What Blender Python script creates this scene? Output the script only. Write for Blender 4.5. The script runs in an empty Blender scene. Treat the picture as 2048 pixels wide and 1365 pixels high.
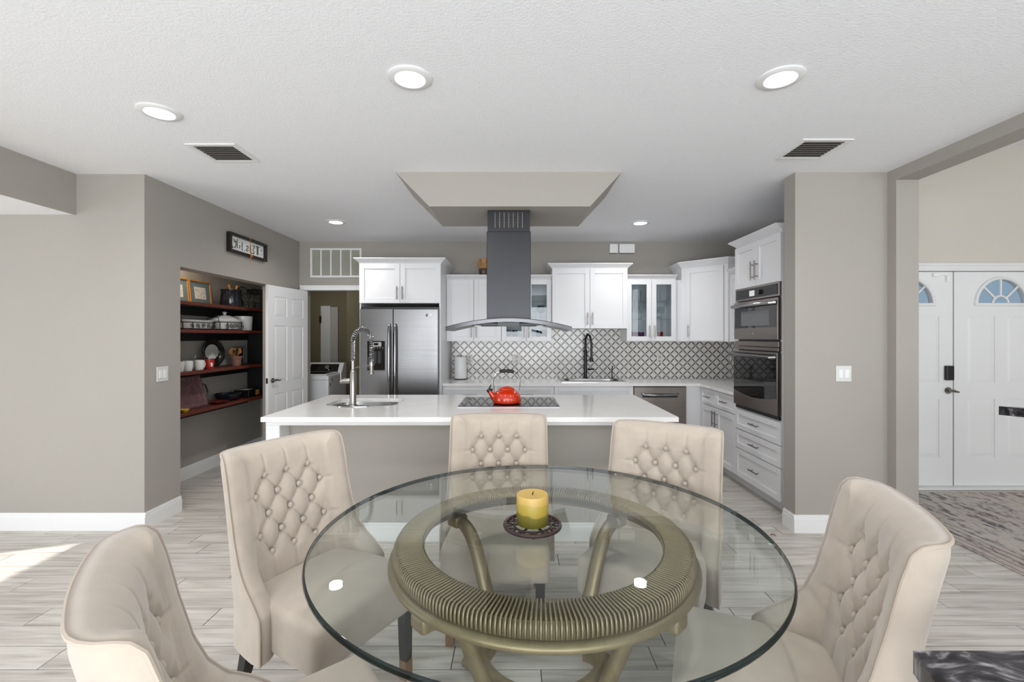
import bpy, bmesh, math, random
from mathutils import Vector, Matrix
random.seed(7)
PI = math.pi
S = bpy.context.scene
COL = S.collection

# ------------------------------------------------------------------ camera
CAM_Z = 1.474
cd = bpy.data.cameras.new('camera'); cam = bpy.data.objects.new('camera', cd); COL.objects.link(cam)
cd.sensor_width = 36.0; cd.lens = 36.0 * 910.0 / 2048.0
cd.shift_x = -6.0 / 2048.0; cd.shift_y = -10.5 / 2048.0
cd.clip_start = 0.02
cam.location = (0, 0, CAM_Z); cam.rotation_euler = (PI / 2, 0, 0)
S.camera = cam

# ------------------------------------------------------------------ world, daylight, exposure
S.view_settings.view_transform = 'Standard'; S.view_settings.look = 'None'
S.view_settings.gamma = 1.0; S.view_settings.use_curve_mapping = False
S.view_settings.exposure = -0.12
S.cycles.use_denoising = True
S.cycles.max_bounces = 10; S.cycles.diffuse_bounces = 5; S.cycles.glossy_bounces = 5
S.cycles.transparent_max_bounces = 24; S.cycles.transmission_bounces = 8
S.cycles.sample_clamp_indirect = 4.0
S.cycles.caustics_reflective = False; S.cycles.caustics_refractive = False
w = bpy.data.worlds.new('sky'); S.world = w; w.use_nodes = True
bg = w.node_tree.nodes['Background']
bg.inputs['Color'].default_value = (0.50, 0.68, 0.86, 1); bg.inputs['Strength'].default_value = 0.62

def area(name, loc, rot, sx, sy, watts, color=(1, 1, 1)):
    l = bpy.data.lights.new(name, 'AREA'); l.shape = 'RECTANGLE'; l.size = sx; l.size_y = sy
    l.energy = watts; l.color = color
    o = bpy.data.objects.new(name, l); COL.objects.link(o); o.location = loc; o.rotation_euler = rot
    return o
# area lamps added as daylight fill in the unseen rear and side openings
area('daylight_fill_dining', (-0.3, -2.78, 1.25), (PI / 2 + 0.25, 0, 0), 5.4, 2.3, 310, (0.95, 0.98, 1.0))
area('daylight_fill_side', (-6.45, 0.6, 1.25), (PI / 2, 0, -PI / 2), 2.6, 2.0, 70, (0.95, 0.98, 1.0))
area('daylight_fill_entry', (4.9, -2.78, 1.6), (PI / 2, 0, 0), 2.6, 2.6, 95, (0.95, 0.98, 1.0))
sl = bpy.data.lights.new('sun', 'SUN'); sl.energy = 9.0; sl.angle = math.radians(0.6); sl.color = (1, 0.96, 0.9)
sun = bpy.data.objects.new('sun', sl); COL.objects.link(sun)
SUN_DIR = Vector((0.80, 0.30, -0.52)).normalized()
sun.rotation_euler = SUN_DIR.to_track_quat('-Z', 'Y').to_euler()
sun.location = (-8, -3, 5)

# ------------------------------------------------------------------ materials
def lin(c):
    if isinstance(c, str):
        c = tuple(int(c[i:i + 2], 16) / 255 for i in (0, 2, 4))
    return tuple((v / 12.92 if v <= 0.04045 else ((v + 0.055) / 1.055) ** 2.4) for v in c)
MATS = {}
def mat(name, col, rough=0.5, metal=0.0, var=0.0, vscale=4.0, bump=0.0, bscale=60.0, spec=0.5, coat=0.0, stretch=None, sheen=0.0, aniso=0.0):
    if name in MATS: return MATS[name]
    m = bpy.data.materials.new(name); m.use_nodes = True; MATS[name] = m
    nt = m.node_tree; N = nt.nodes; L = nt.links; b = N['Principled BSDF']
    c = lin(col)
    b.inputs['Base Color'].default_value = (*c, 1); b.inputs['Roughness'].default_value = rough
    b.inputs['Metallic'].default_value = metal; b.inputs['Specular IOR Level'].default_value = spec
    b.inputs['Coat Weight'].default_value = coat
    if sheen: b.inputs['Sheen Weight'].default_value = sheen
    if var or bump:
        g = N.new('ShaderNodeTexCoord'); mp = N.new('ShaderNodeMapping')
        L.new(g.outputs['Object'], mp.inputs['Vector'])
        if stretch: mp.inputs['Scale'].default_value = stretch
    if var:
        n = N.new('ShaderNodeTexNoise'); n.inputs['Scale'].default_value = vscale; n.inputs['Detail'].default_value = 6
        L.new(mp.outputs[0], n.inputs['Vector'])
        r = N.new('ShaderNodeMapRange'); r.inputs[1].default_value = 0.3; r.inputs[2].default_value = 0.7
        r.inputs[3].default_value = 1 - var; r.inputs[4].default_value = 1 + var
        L.new(n.outputs['Fac'], r.inputs[0])
        mx = N.new('ShaderNodeVectorMath'); mx.operation = 'SCALE'; mx.inputs[0].default_value = c
        L.new(r.outputs[0], mx.inputs['Scale']); L.new(mx.outputs[0], b.inputs['Base Color'])
    if bump:
        n2 = N.new('ShaderNodeTexNoise'); n2.inputs['Scale'].default_value = bscale; n2.inputs['Detail'].default_value = 3
        L.new(mp.outputs[0], n2.inputs['Vector'])
        bp = N.new('ShaderNodeBump'); bp.inputs['Strength'].default_value = bump; bp.inputs['Distance'].default_value = 0.01
        L.new(n2.outputs['Fac'], bp.inputs['Height']); L.new(bp.outputs[0], b.inputs['Normal'])
    return m

def thin_glass(name, tint, ior=1.5, rough=0.0, refl=1.0):
    m = bpy.data.materials.new(name); m.use_nodes = True; MATS[name] = m
    nt = m.node_tree; N = nt.nodes; L = nt.links; N.remove(N['Principled BSDF'])
    t = N.new('ShaderNodeBsdfTransparent'); t.inputs['Color'].default_value = (*tint, 1)
    g = N.new('ShaderNodeBsdfGlossy'); g.inputs['Roughness'].default_value = rough
    g.inputs['Color'].default_value = (refl, refl, refl, 1)
    # Schlick reflectance of a glass face, the same from both sides of the pane
    ge = N.new('ShaderNodeNewGeometry'); dt = N.new('ShaderNodeVectorMath'); dt.operation = 'DOT_PRODUCT'
    L.new(ge.outputs['Normal'], dt.inputs[0]); L.new(ge.outputs['Incoming'], dt.inputs[1])
    def mth(op, a, b):
        q = N.new('ShaderNodeMath'); q.operation = op
        for i, v in enumerate((a, b)):
            if v is None: continue
            if isinstance(v, (int, float)): q.inputs[i].default_value = v
            else: L.new(v, q.inputs[i])
        return q.outputs[0]
    r0 = ((ior - 1) / (ior + 1)) ** 2
    inv = mth('SUBTRACT', 1.0, mth('ABSOLUTE', dt.outputs['Value'], None))
    fr = mth('ADD', mth('MULTIPLY', mth('POWER', inv, 5.0), 1 - r0), r0)
    mx = N.new('ShaderNodeMixShader')
    L.new(fr, mx.inputs[0]); L.new(t.outputs[0], mx.inputs[1]); L.new(g.outputs[0], mx.inputs[2])
    L.new(mx.outputs[0], N['Material Output'].inputs['Surface'])
    return m

def emit(name, col, strength):
    m = bpy.data.materials.new(name); m.use_nodes = True; MATS[name] = m
    b = m.node_tree.nodes['Principled BSDF']
    b.inputs['Base Color'].default_value = (1, 1, 1, 1)
    b.inputs['Emission Color'].default_value = (*col, 1); b.inputs['Emission Strength'].default_value = strength
    return m

mat('wall_paint', 'a39e97', 0.75, var=0.012, vscale=2.0, bump=0.05, bscale=180)
mat('entry_paint', 'cfc9bf', 0.75, var=0.01, vscale=2.0, bump=0.05, bscale=180)
mat('laundry_paint', '6c6650', 0.8, var=0.02, vscale=2.0)
mat('ceiling_paint', 'f0f1f4', 0.85, var=0.012, vscale=30, bump=0.25, bscale=90)
mat('trim_white', 'e6e6e6', 0.4)
mat('cabinet_white', 'e3e3e5', 0.35)
mat('door_white', 'e9e9ea', 0.4)
mat('quartz', 'f0eeec', 0.12, var=0.03, vscale=9)
mat('steel', '7b7a7b', 0.26, metal=1.0, var=0.05, vscale=3, stretch=(0.3, 0.3, 40))
mat('steel_dark', '3b3b3d', 0.36, metal=1.0, var=0.04, vscale=3)
mat('hood_steel', '605f61', 0.30, metal=1.0, var=0.05, vscale=3, stretch=(30, 0.3, 0.3))
mat('steel_warm', '8f8782', 0.28, metal=1.0, var=0.06, vscale=4, stretch=(0.5, 0.5, 20))
mat('nickel', '918d88', 0.24, metal=1.0)
mat('chrome', 'a8a8a8', 0.14, metal=1.0)
mat('black_glass', '0a0a0b', 0.04, spec=0.6)
mat('black_plastic', '101011', 0.35)
mat('black_iron', '15120f', 0.45)
mat('grey_plastic', '6d6d70', 0.4)
mat('slat_grey', 'b4b4ac', 0.5)
mat('slat_olive', '9c987c', 0.7, var=0.2, vscale=40)
mat('dark_void', '0c0b0b', 0.8)
mat('vent_slat', '6e6a67', 0.5)
mat('fabric', 'b0a497', 0.85, var=0.06, vscale=14, bump=0.12, bscale=420, sheen=0.35)
mat('fabric_pipe', 'b0a396', 0.85)
mat('espresso', '14110f', 0.35)
mat('felt_brown', '80634a', 0.9, var=0.1, vscale=60)
mat('bronze', '8a7c60', 0.42, metal=0.55, var=0.12, vscale=16)
mat('bronze_gap_shade', '5e563f', 0.45, metal=0.5, var=0.1, vscale=16)  # darker ring tone paints shade into the gaps between the ribs
mat('bronze_rib', '968668', 0.40, metal=0.55, var=0.10, vscale=24)
mat('red_enamel', 'c8300a', 0.08, coat=0.6, var=0.04, vscale=12)
mat('shelf_wood', '5e2a1d', 0.38, var=0.35, vscale=7, stretch=(8, 0.8, 8))
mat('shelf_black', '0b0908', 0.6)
mat('white_ceramic', 'dedcd9', 0.2)
mat('red_ceramic', 'a6291c', 0.2)
mat('dark_red', '5a2019', 0.2)
mat('navy_ceramic', '15171f', 0.12)
mat('gold_wood', 'a8763a', 0.4, var=0.15, vscale=20)
mat('teal_mat', '66797c', 0.8)
mat('paper', 'd9d8d0', 0.8, var=0.1, vscale=60)
mat('ink', '2b2a28', 0.7)
mat('wood_spoon', 'b97f36', 0.5, var=0.15, vscale=20)
mat('purple_metal', '6a4b4e', 0.45, var=0.35, vscale=25, bump=0.5, bscale=90)
mat('platter_black', '23211f', 0.25, var=0.5, vscale=26)
mat('terracotta', '7c5a49', 0.7)
mat('orange_flower', 'c07a3a', 0.7)
mat('leaf_green', '3d4630', 0.7)
mat('yellow_pl', 'd8b020', 0.5)
mat('grout', '3f3b38', 0.9)
mat('tile_grout', 'd6d2cd', 0.7)
mat('tile_white', 'dedbd7', 0.16, var=0.05, vscale=25)
mat('tile_black', '0c0a08', 0.18)
mat('switch_white', 'f2f2f0', 0.3)
mat('switch_plate', 'd2d2d0', 0.35)
mat('switch_grey', 'a8a6a3', 0.4)
mat('appliance_white', 'c9cacc', 0.3)
mat('copper_clay', 'b3824d', 0.35, var=0.25, vscale=18)
mat('brown_clay', '4d3a30', 0.35)
mat('cork_brown', '5a4636', 0.6)
mat('trivet', '3a2b2a', 0.35, metal=0.4)
mat('wick', '1c160f', 0.9)
mat('sink_steel', 'a7a6a4', 0.25, metal=1.0)
thin_glass('table_glass', (0.905, 0.935, 0.925), 1.45)
thin_glass('edge_glass', (0.05, 0.09, 0.10), 1.5)
thin_glass('cab_glass', (0.82, 0.85, 0.86), 1.45)
thin_glass('fan_glass', (0.92, 0.95, 0.97), 1.45)
thin_glass('ware_glass', (0.93, 0.95, 0.95), 1.4)
thin_glass('purple_glass', (0.62, 0.25, 0.62), 1.4)
thin_glass('red_glass', (0.80, 0.20, 0.22), 1.4)
thin_glass('green_glass', (0.55, 0.62, 0.55), 1.4)
thin_glass('blue_glass', (0.36, 0.50, 0.56), 1.4)
mat('glass_edge', '0c1a1c', 0.06, spec=0.8)
emit('lamp_lens', (1, 0.98, 0.95), 14.0)
emit('fill_glow', (1, .95, .86), 3.0)  # glowing shade of the added laundry fill lamp
emit('display', (0.55, 0.62, 0.66), 0.12)

def plank_mat():
    m = bpy.data.materials.new('plank'); m.use_nodes = True; MATS['plank'] = m
    nt = m.node_tree; N = nt.nodes; L = nt.links; b = N['Principled BSDF']
    geo = N.new('ShaderNodeNewGeometry'); oi = N.new('ShaderNodeObjectInfo')
    add = N.new('ShaderNodeMath'); add.operation = 'ADD'
    L.new(geo.outputs['Random Per Island'], add.inputs[0]); L.new(oi.outputs['Random'], add.inputs[1])
    sc = N.new('ShaderNodeMath'); sc.operation = 'MULTIPLY'; sc.inputs[1].default_value = 37.0
    L.new(add.outputs[0], sc.inputs[0])
    cmb = N.new('ShaderNodeCombineXYZ'); L.new(sc.outputs[0], cmb.inputs[0]); L.new(sc.outputs[0], cmb.inputs[2])
    va = N.new('ShaderNodeVectorMath'); va.operation = 'ADD'
    L.new(geo.outputs['Position'], va.inputs[0]); L.new(cmb.outputs[0], va.inputs[1])
    mp = N.new('ShaderNodeMapping'); mp.inputs['Scale'].default_value = (1.1, 16, 1); L.new(va.outputs[0], mp.inputs['Vector'])
    n1 = N.new('ShaderNodeTexNoise'); n1.inputs['Scale'].default_value = 2.2; n1.inputs['Detail'].default_value = 7; n1.inputs['Distortion'].default_value = 0.5
    L.new(mp.outputs[0], n1.inputs['Vector'])
    cr = N.new('ShaderNodeValToRGB'); L.new(n1.outputs['Fac'], cr.inputs[0])
    e = cr.color_ramp.elements
    e[0].position = 0.25; e[0].color = (*lin('9a928b'), 1); e[1].position = 0.58; e[1].color = (*lin('cfcac3'), 1)
    x = e.new(0.40); x.color = (*lin('bab4ac'), 1)
    x = e.new(0.80); x.color = (*lin('dbd7d1'), 1)
    fr = N.new('ShaderNodeMath'); fr.operation = 'FRACT'; L.new(add.outputs[0], fr.inputs[0])
    mr = N.new('ShaderNodeMapRange'); mr.inputs[3].default_value = 0.90; mr.inputs[4].default_value = 1.04; L.new(fr.outputs[0], mr.inputs[0])
    vs = N.new('ShaderNodeVectorMath'); vs.operation = 'SCALE'; L.new(cr.outputs[0], vs.inputs[0]); L.new(mr.outputs[0], vs.inputs['Scale'])
    L.new(vs.outputs[0], b.inputs['Base Color']); b.inputs['Roughness'].default_value = 0.38
plank_mat()

def granite_mat():
    m = bpy.data.materials.new('granite'); m.use_nodes = True; MATS['granite'] = m
    nt = m.node_tree; N = nt.nodes; L = nt.links; b = N['Principled BSDF']
    tc = N.new('ShaderNodeTexCoord'); n = N.new('ShaderNodeTexNoise'); n.inputs['Scale'].default_value = 9; n.inputs['Detail'].default_value = 9
    n.inputs['Distortion'].default_value = 1.5
    mp = N.new('ShaderNodeMapping'); mp.inputs['Scale'].default_value = (1, 2.0, 1.2); mp.inputs['Rotation'].default_value = (0, 0, 0.5)
    L.new(tc.outputs['Object'], mp.inputs[0]); L.new(mp.outputs[0], n.inputs['Vector'])
    cr = N.new('ShaderNodeValToRGB'); L.new(n.outputs['Fac'], cr.inputs[0]); e = cr.color_ramp.elements
    e[0].position = 0.42; e[0].color = (*lin('17161a'), 1); e[1].position = 0.72; e[1].color = (*lin('b9b6ba'), 1)
    x = e.new(0.54); x.color = (*lin('403e42'), 1)
    L.new(cr.outputs[0], b.inputs['Base Color']); b.inputs['Roughness'].default_value = 0.12
granite_mat()

def rug_mat():
    m = bpy.data.materials.new('rug'); m.use_nodes = True; MATS['rug'] = m
    nt = m.node_tree; N = nt.nodes; L = nt.links; b = N['Principled BSDF']
    tc = N.new('ShaderNodeTexCoord')
    def noise(scale, st, dist, det=6):
        mp = N.new('ShaderNodeMapping'); mp.inputs['Scale'].default_value = st; L.new(tc.outputs['Object'], mp.inputs[0])
        n = N.new('ShaderNodeTexNoise'); n.inputs['Scale'].default_value = scale; n.inputs['Detail'].default_value = det; n.inputs['Distortion'].default_value = dist
        L.new(mp.outputs[0], n.inputs['Vector']); return n.outputs['Fac']
    a = noise(7, (1, 0.35, 1), 2.5); c = noise(22, (1.6, 0.5, 1), 1.2); d = noise(1.6, (1, 1, 1), 0.5, 2)
    s = N.new('ShaderNodeMath'); s.operation = 'MULTIPLY_ADD'; s.inputs[1].default_value = 0.55; L.new(c, s.inputs[0])
    h = N.new('ShaderNodeMath'); h.operation = 'MULTIPLY'; h.inputs[1].default_value = 0.5; L.new(a, h.inputs[0]); L.new(h.outputs[0], s.inputs[2])
    cr = N.new('ShaderNodeValToRGB'); L.new(s.outputs[0], cr.inputs[0]); e = cr.color_ramp.elements
    e[0].position = 0.40; e[0].color = (*lin('66656a'), 1); e[1].position = 0.53; e[1].color = (*lin('c6bfb8'), 1)
    x = e.new(0.47); x.color = (*lin('9b9592'), 1)
    cr2 = N.new('ShaderNodeValToRGB'); L.new(d, cr2.inputs[0]); e = cr2.color_ramp.elements
    e[0].position = 0.4; e[0].color = (1, 1, 1, 1); e[1].position = 0.62; e[1].color = (0.97, 0.91, 0.90, 1)
    mx = N.new('ShaderNodeMix'); mx.data_type = 'RGBA'; mx.blend_type = 'MULTIPLY'; mx.inputs[0].default_value = 1.0
    L.new(cr.outputs[0], mx.inputs[6]); L.new(cr2.outputs[0], mx.inputs[7])
    # two woven border lines near the long edge (object x = distance from that edge)
    sp = N.new('ShaderNodeSeparateXYZ'); L.new(tc.outputs['Object'], sp.inputs[0])
    wv = N.new('ShaderNodeMath'); wv.operation = 'MULTIPLY'; wv.inputs[1].default_value = 2 * PI / 0.06; L.new(sp.outputs[0], wv.inputs[0])
    sn = N.new('ShaderNodeMath'); sn.operation = 'SINE'; L.new(wv.outputs[0], sn.inputs[0])
    gt = N.new('ShaderNodeMath'); gt.operation = 'GREATER_THAN'; gt.inputs[1].default_value = 0.75; L.new(sn.outputs[0], gt.inputs[0])
    lt = N.new('ShaderNodeMath'); lt.operation = 'LESS_THAN'; lt.inputs[1].default_value = 0.26; L.new(sp.outputs[0], lt.inputs[0])
    ml = N.new('ShaderNodeMath'); ml.operation = 'MULTIPLY'; L.new(gt.outputs[0], ml.inputs[0]); L.new(lt.outputs[0], ml.inputs[1])
    mf = N.new('ShaderNodeMath'); mf.operation = 'MULTIPLY'; mf.inputs[1].default_value = 0.55; L.new(ml.outputs[0], mf.inputs[0])
    m2 = N.new('ShaderNodeMix'); m2.data_type = 'RGBA'; L.new(mf.outputs[0], m2.inputs[0]); L.new(mx.outputs[2], m2.inputs[6]); m2.inputs[7].default_value = (*lin('4c4b52'), 1)
    L.new(m2.outputs[2], b.inputs['Base Color']); b.inputs['Roughness'].default_value = 0.95
rug_mat()

def candle_mat():
    m = bpy.data.materials.new('candle_wax'); m.use_nodes = True; MATS['candle_wax'] = m
    nt = m.node_tree; N = nt.nodes; L = nt.links; b = N['Principled BSDF']
    tc = N.new('ShaderNodeTexCoord'); sp = N.new('ShaderNodeSeparateXYZ'); L.new(tc.outputs['Object'], sp.inputs[0])
    n = N.new('ShaderNodeTexNoise'); n.inputs['Scale'].default_value = 9; L.new(tc.outputs['Object'], n.inputs['Vector'])
    ad = N.new('ShaderNodeMath'); ad.operation = 'MULTIPLY_ADD'; ad.inputs[1].default_value = 0.05; L.new(n.outputs['Fac'], ad.inputs[0]); L.new(sp.outputs[2], ad.inputs[2])
    mr = N.new('ShaderNodeMapRange'); mr.inputs[1].default_value = 0.02; mr.inputs[2].default_value = 0.15; L.new(ad.outputs[0], mr.inputs[0])
    cr = N.new('ShaderNodeValToRGB'); L.new(mr.outputs[0], cr.inputs[0]); e = cr.color_ramp.elements
    e[0].position = 0.0; e[0].color = (*lin('4a4412'), 1); e[1].position = 0.85; e[1].color = (*lin('bf9f58'), 1)
    x = e.new(0.36); x.color = (*lin('6a611c'), 1); x = e.new(0.40); x.color = (*lin('9c8832'), 1); x = e.new(0.62); x.color = (*lin('a58e38'), 1); x = e.new(0.66); x.color = (*lin('b5964c'), 1)
    L.new(cr.outputs[0], b.inputs['Base Color']); b.inputs['Roughness'].default_value = 0.45
    b.inputs['Subsurface Weight'].default_value = 0.0
candle_mat()

# ------------------------------------------------------------------ mesh helpers
class Fr:                                   # a frame on a vertical plane: u along it, d out of it, z up
    def __init__(s, o, t, n): s.o, s.t, s.n = o, t, n
    def P(s, u, d, z): return (s.o[0] + s.t[0] * u + s.n[0] * d, s.o[1] + s.t[1] * u + s.n[1] * d, z)
W = Fr((0, 0), (1, 0), (0, 1))              # world: u = x, d = y
WLOC = {}

class MB:
    def __init__(s): s.v = []; s.f = []
    def add(s, vs, fs):
        k = len(s.v); s.v += [tuple(p) for p in vs]; s.f += [tuple(i + k for i in f) for f in fs]; return s
    def box(s, u0, u1, d0, d1, z0, z1, f=W, c=0.0):
        if u0 > u1: u0, u1 = u1, u0
        if d0 > d1: d0, d1 = d1, d0
        if z0 > z1: z0, z1 = z1, z0
        c = min(c, (u1 - u0) * .45, (d1 - d0) * .45, (z1 - z0) * .45)
        if c <= 0:
            vs = [f.P(u, d, z) for z in (z0, z1) for d in (d0, d1) for u in (u0, u1)]
            return s.add(vs, [(0, 2, 3, 1), (4, 5, 7, 6), (0, 1, 5, 4), (2, 6, 7, 3), (0, 4, 6, 2), (1, 3, 7, 5)])
        X = ((u0, u1), (d0, d1), (z0, z1)); idx = {}; vs = []
        for i in (0, 1):
            for j in (0, 1):
                for k in (0, 1):
                    for a in range(3):
                        p = [X[0][i], X[1][j], X[2][k]]
                        for b in range(3):
                            if b != a: p[b] += c if (i, j, k)[b] == 0 else -c
                        idx[(i, j, k, a)] = len(vs); vs.append(f.P(*p))
        fs = []
        for i in (0, 1):
            fs.append(tuple(idx[(i, j, k, 0)] for j, k in ((0, 0), (1, 0), (1, 1), (0, 1))))
            fs.append(tuple(idx[(j, i, k, 1)] for j, k in ((0, 0), (1, 0), (1, 1), (0, 1))))
            fs.append(tuple(idx[(j, k, i, 2)] for j, k in ((0, 0), (1, 0), (1, 1), (0, 1))))
        for i in (0, 1):
            for j in (0, 1):
                fs.append((idx[(i, j, 0, 0)], idx[(i, j, 1, 0)], idx[(i, j, 1, 1)], idx[(i, j, 0, 1)]))
                fs.append((idx[(i, 0, j, 0)], idx[(i, 1, j, 0)], idx[(i, 1, j, 2)], idx[(i, 0, j, 2)]))
                fs.append((idx[(0, i, j, 1)], idx[(1, i, j, 1)], idx[(1, i, j, 2)], idx[(0, i, j, 2)]))
                for k in (0, 1): fs.append(tuple(idx[(i, j, k, a)] for a in range(3)))
        return s.add(vs, fs)
    def prism(s, poly, z0, z1, f=W):        # poly in (u, d)
        n = len(poly); vs = [f.P(u, d, z0) for u, d in poly] + [f.P(u, d, z1) for u, d in poly]
        return s.add(vs, [tuple(range(n)), tuple(range(2 * n - 1, n - 1, -1))] + [(i, (i + 1) % n, n + (i + 1) % n, n + i) for i in range(n)])
    def face_prism(s, poly, d0, d1, f=W):   # poly in (u, z), extruded along d
        n = len(poly); vs = [f.P(u, d0, z) for u, z in poly] + [f.P(u, d1, z) for u, z in poly]
        return s.add(vs, [tuple(range(n)), tuple(range(2 * n - 1, n - 1, -1))] + [(i, (i + 1) % n, n + (i + 1) % n, n + i) for i in range(n)])
    def rings(s, rings, close=False, cap=True):
        n = len(rings[0]); vs = [p for r in rings for p in r]; m = len(rings); fs = []
        for i in range(m if close else m - 1):
            a, b = i * n, ((i + 1) % m) * n
            for j in range(n): fs.append((a + j, a + (j + 1) % n, b + (j + 1) % n, b + j))
        if cap and not close: fs += [tuple(range(n)), tuple(range((m - 1) * n, m * n))]
        return s.add(vs, fs)
    def lathe(s, prof, c=(0, 0, 0), n=28, sx=1.0, sy=1.0, cap=True):
        return s.rings([[(c[0] + r * sx * math.cos(2 * PI * j / n), c[1] + r * sy * math.sin(2 * PI * j / n), c[2] + z) for j in range(n)] for r, z in prof], cap=cap)
    def tube(s, pts, r, n=8, closed=False, flat=None):
        P = [Vector(p) for p in pts]; m = len(P); R = r if isinstance(r, (list, tuple)) else [r] * m
        T = []
        for i in range(m):
            a = P[(i - 1) % m] if (closed or i > 0) else P[i]; b = P[(i + 1) % m] if (closed or i < m - 1) else P[i]
            t = (b - a); T.append(t.normalized() if t.length > 1e-9 else Vector((0, 0, 1)))
        u = T[0].orthogonal().normalized(); rr = []
        if flat is not None: u = Vector(flat)
        for i in range(m):
            if flat is not None: u = Vector(flat)
            u = (u - T[i] * u.dot(T[i])); u = u.normalized() if u.length > 1e-6 else T[i].orthogonal().normalized()
            v = T[i].cross(u); rad = R[i]; ra, rb = rad if isinstance(rad, tuple) else (rad, rad)
            rr.append([tuple(P[i] + u * (ra * math.cos(2 * PI * j / n)) + v * (rb * math.sin(2 * PI * j / n))) for j in range(n)])
        return s.rings(rr, close=closed)
    def cyl(s, a, b, r, n=14): return s.tube([a, b], r, n)
    def build(s, name, m, parent=None, smooth=False, loc=None, kind=None, angle=40):
        off = Vector((0, 0, 0))
        if parent is not None: off = Vector(WLOC[parent.name])
        elif loc is not None: off = Vector(loc)
        me = bpy.data.meshes.new(name)
        me.from_pydata([(p[0] - off[0], p[1] - off[1], p[2] - off[2]) for p in s.v], [], s.f)
        bm = bmesh.new(); bm.from_mesh(me); bmesh.ops.recalc_face_normals(bm, faces=bm.faces); bm.to_mesh(me); bm.free()
        me.materials.append(MATS[m])
        if smooth:
            for p in me.polygons: p.use_smooth = True
            me.set_sharp_from_angle(angle=math.radians(angle))
        return link(name, me, parent, loc, kind)

def link(name, me, parent=None, loc=None, kind=None):
    o = bpy.data.objects.new(name, me); COL.objects.link(o)
    if parent is not None:
        o.parent = parent; WLOC[o.name] = WLOC[parent.name]
    else:
        if loc is not None: o.location = loc
        WLOC[o.name] = tuple(loc) if loc is not None else (0, 0, 0)
    if kind: o['kind'] = kind
    return o
def tag(o, label, cat, group=None, kind=None):
    o['label'] = label; o['category'] = cat
    if group: o['group'] = group
    if kind: o['kind'] = kind
    return o
def thing(name, label, cat, loc=(0, 0, 0), group=None):
    o = bpy.data.objects.new(name, None); COL.objects.link(o); o.location = loc; o.empty_display_size = 0.05
    WLOC[o.name] = tuple(loc)
    return tag(o, label, cat, group)
def copy_tree(o, parent=None):
    c = o.copy(); COL.objects.link(c); c.parent = parent
    for ch in o.children: copy_tree(ch, c)
    return c
def struct(name, mb, m, label, cat, parent=None):
    o = mb.build(name, m, parent)
    if parent is None: tag(o, label, cat, kind='structure')
    return o
def rbox(x0, x1, y0, y1, z0, z1, r, n=6, fn=None):
    """rounded box as one closed surface"""
    mb = MB(); cx, cy, cz = (x0 + x1) / 2, (y0 + y1) / 2, (z0 + z1) / 2
    hx, hy, hz = (x1 - x0) / 2, (y1 - y0) / 2, (z1 - z0) / 2
    def axis(h):
        a = [-h + r * (1 - math.cos(i / n * PI / 2)) for i in range(n + 1)]
        mid = 6; b = [(-h + r) + (2 * h - 2 * r) * i / mid for i in range(1, mid)]
        return a + b + [-x for x in a[::-1]]
    A = [axis(hx), axis(hy), axis(hz)]; key = {}; vs = []; fs = []
    H = (hx, hy, hz)
    def vid(p):
        k = tuple(round(q, 6) for q in p)
        if k not in key:
            inner = [max(-(H[i] - r), min(H[i] - r, p[i])) for i in range(3)]
            d = Vector([p[i] - inner[i] for i in range(3)])
            if d.length > 1e-9: d = d.normalized() * r
            q = (inner[0] + d[0] + cx, inner[1] + d[1] + cy, inner[2] + d[2] + cz)
            if fn: q = fn(*q)
            key[k] = len(vs); vs.append(q)
        return key[k]
    for ax in range(3):
        b, c = [(1, 2), (0, 2), (0, 1)][ax]
        for sgn in (-1, 1):
            for i in range(len(A[b]) - 1):
                for j in range(len(A[c]) - 1):
                    q = []
                    for ii, jj in ((i, j), (i + 1, j), (i + 1, j + 1), (i, j + 1)):
                        p = [0, 0, 0]; p[ax] = sgn * H[ax]; p[b] = A[b][ii]; p[c] = A[c][jj]; q.append(vid(p))
                    fs.append(tuple(q))
    return mb.add(vs, fs)
def hole_plate(mb, x0, x1, y0, y1, hx0, hx1, hy0, hy1, z0, z1, p=6.0):
    cx, cy = (hx0 + hx1) / 2, (hy0 + hy1) / 2; a, b = (hx1 - hx0) / 2, (hy1 - hy0) / 2
    ang = [2 * PI * i / 64 for i in range(64)] + [math.atan2(y - cy, x - cx) % (2 * PI) for x in (x0, x1) for y in (y0, y1)]
    ang = sorted(set(round(q, 5) for q in ang)); O = []; I = []
    for q in ang:
        c, s_ = math.cos(q), math.sin(q)
        t = min([(x1 - cx) / c if c > 1e-9 else 1e9, (x0 - cx) / c if c < -1e-9 else 1e9, (y1 - cy) / s_ if s_ > 1e-9 else 1e9, (y0 - cy) / s_ if s_ < -1e-9 else 1e9])
        O.append((cx + c * t, cy + s_ * t)); k = (abs(c / a) ** p + abs(s_ / b) ** p) ** (-1 / p); I.append((cx + c * k, cy + s_ * k))
    R = [[(x, y, z1) for x, y in I], [(x, y, z1) for x, y in O], [(x, y, z0) for x, y in O], [(x, y, z0) for x, y in I]]
    mb.rings(R, close=True); return I
def offset_poly(poly, offs):                # poly ccw in xy, offs per edge i (i -> i+1), outward
    n = len(poly); L = []
    for i in range(n):
        a, b = Vector(poly[i]), Vector(poly[(i + 1) % n]); t = (b - a).normalized(); nn = Vector((t.y, -t.x)); L.append((a + nn * offs[i], t))
    out = []
    for i in range(n):
        (p, t), (q, r) = L[i - 1], L[i]; d = t.x * r.y - t.y * r.x
        if abs(d) < 1e-6: out.append(tuple(q))
        else:
            k = ((q - p).x * r.y - (q - p).y * r.x) / d; out.append(tuple(p + t * k))
    return out
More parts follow.
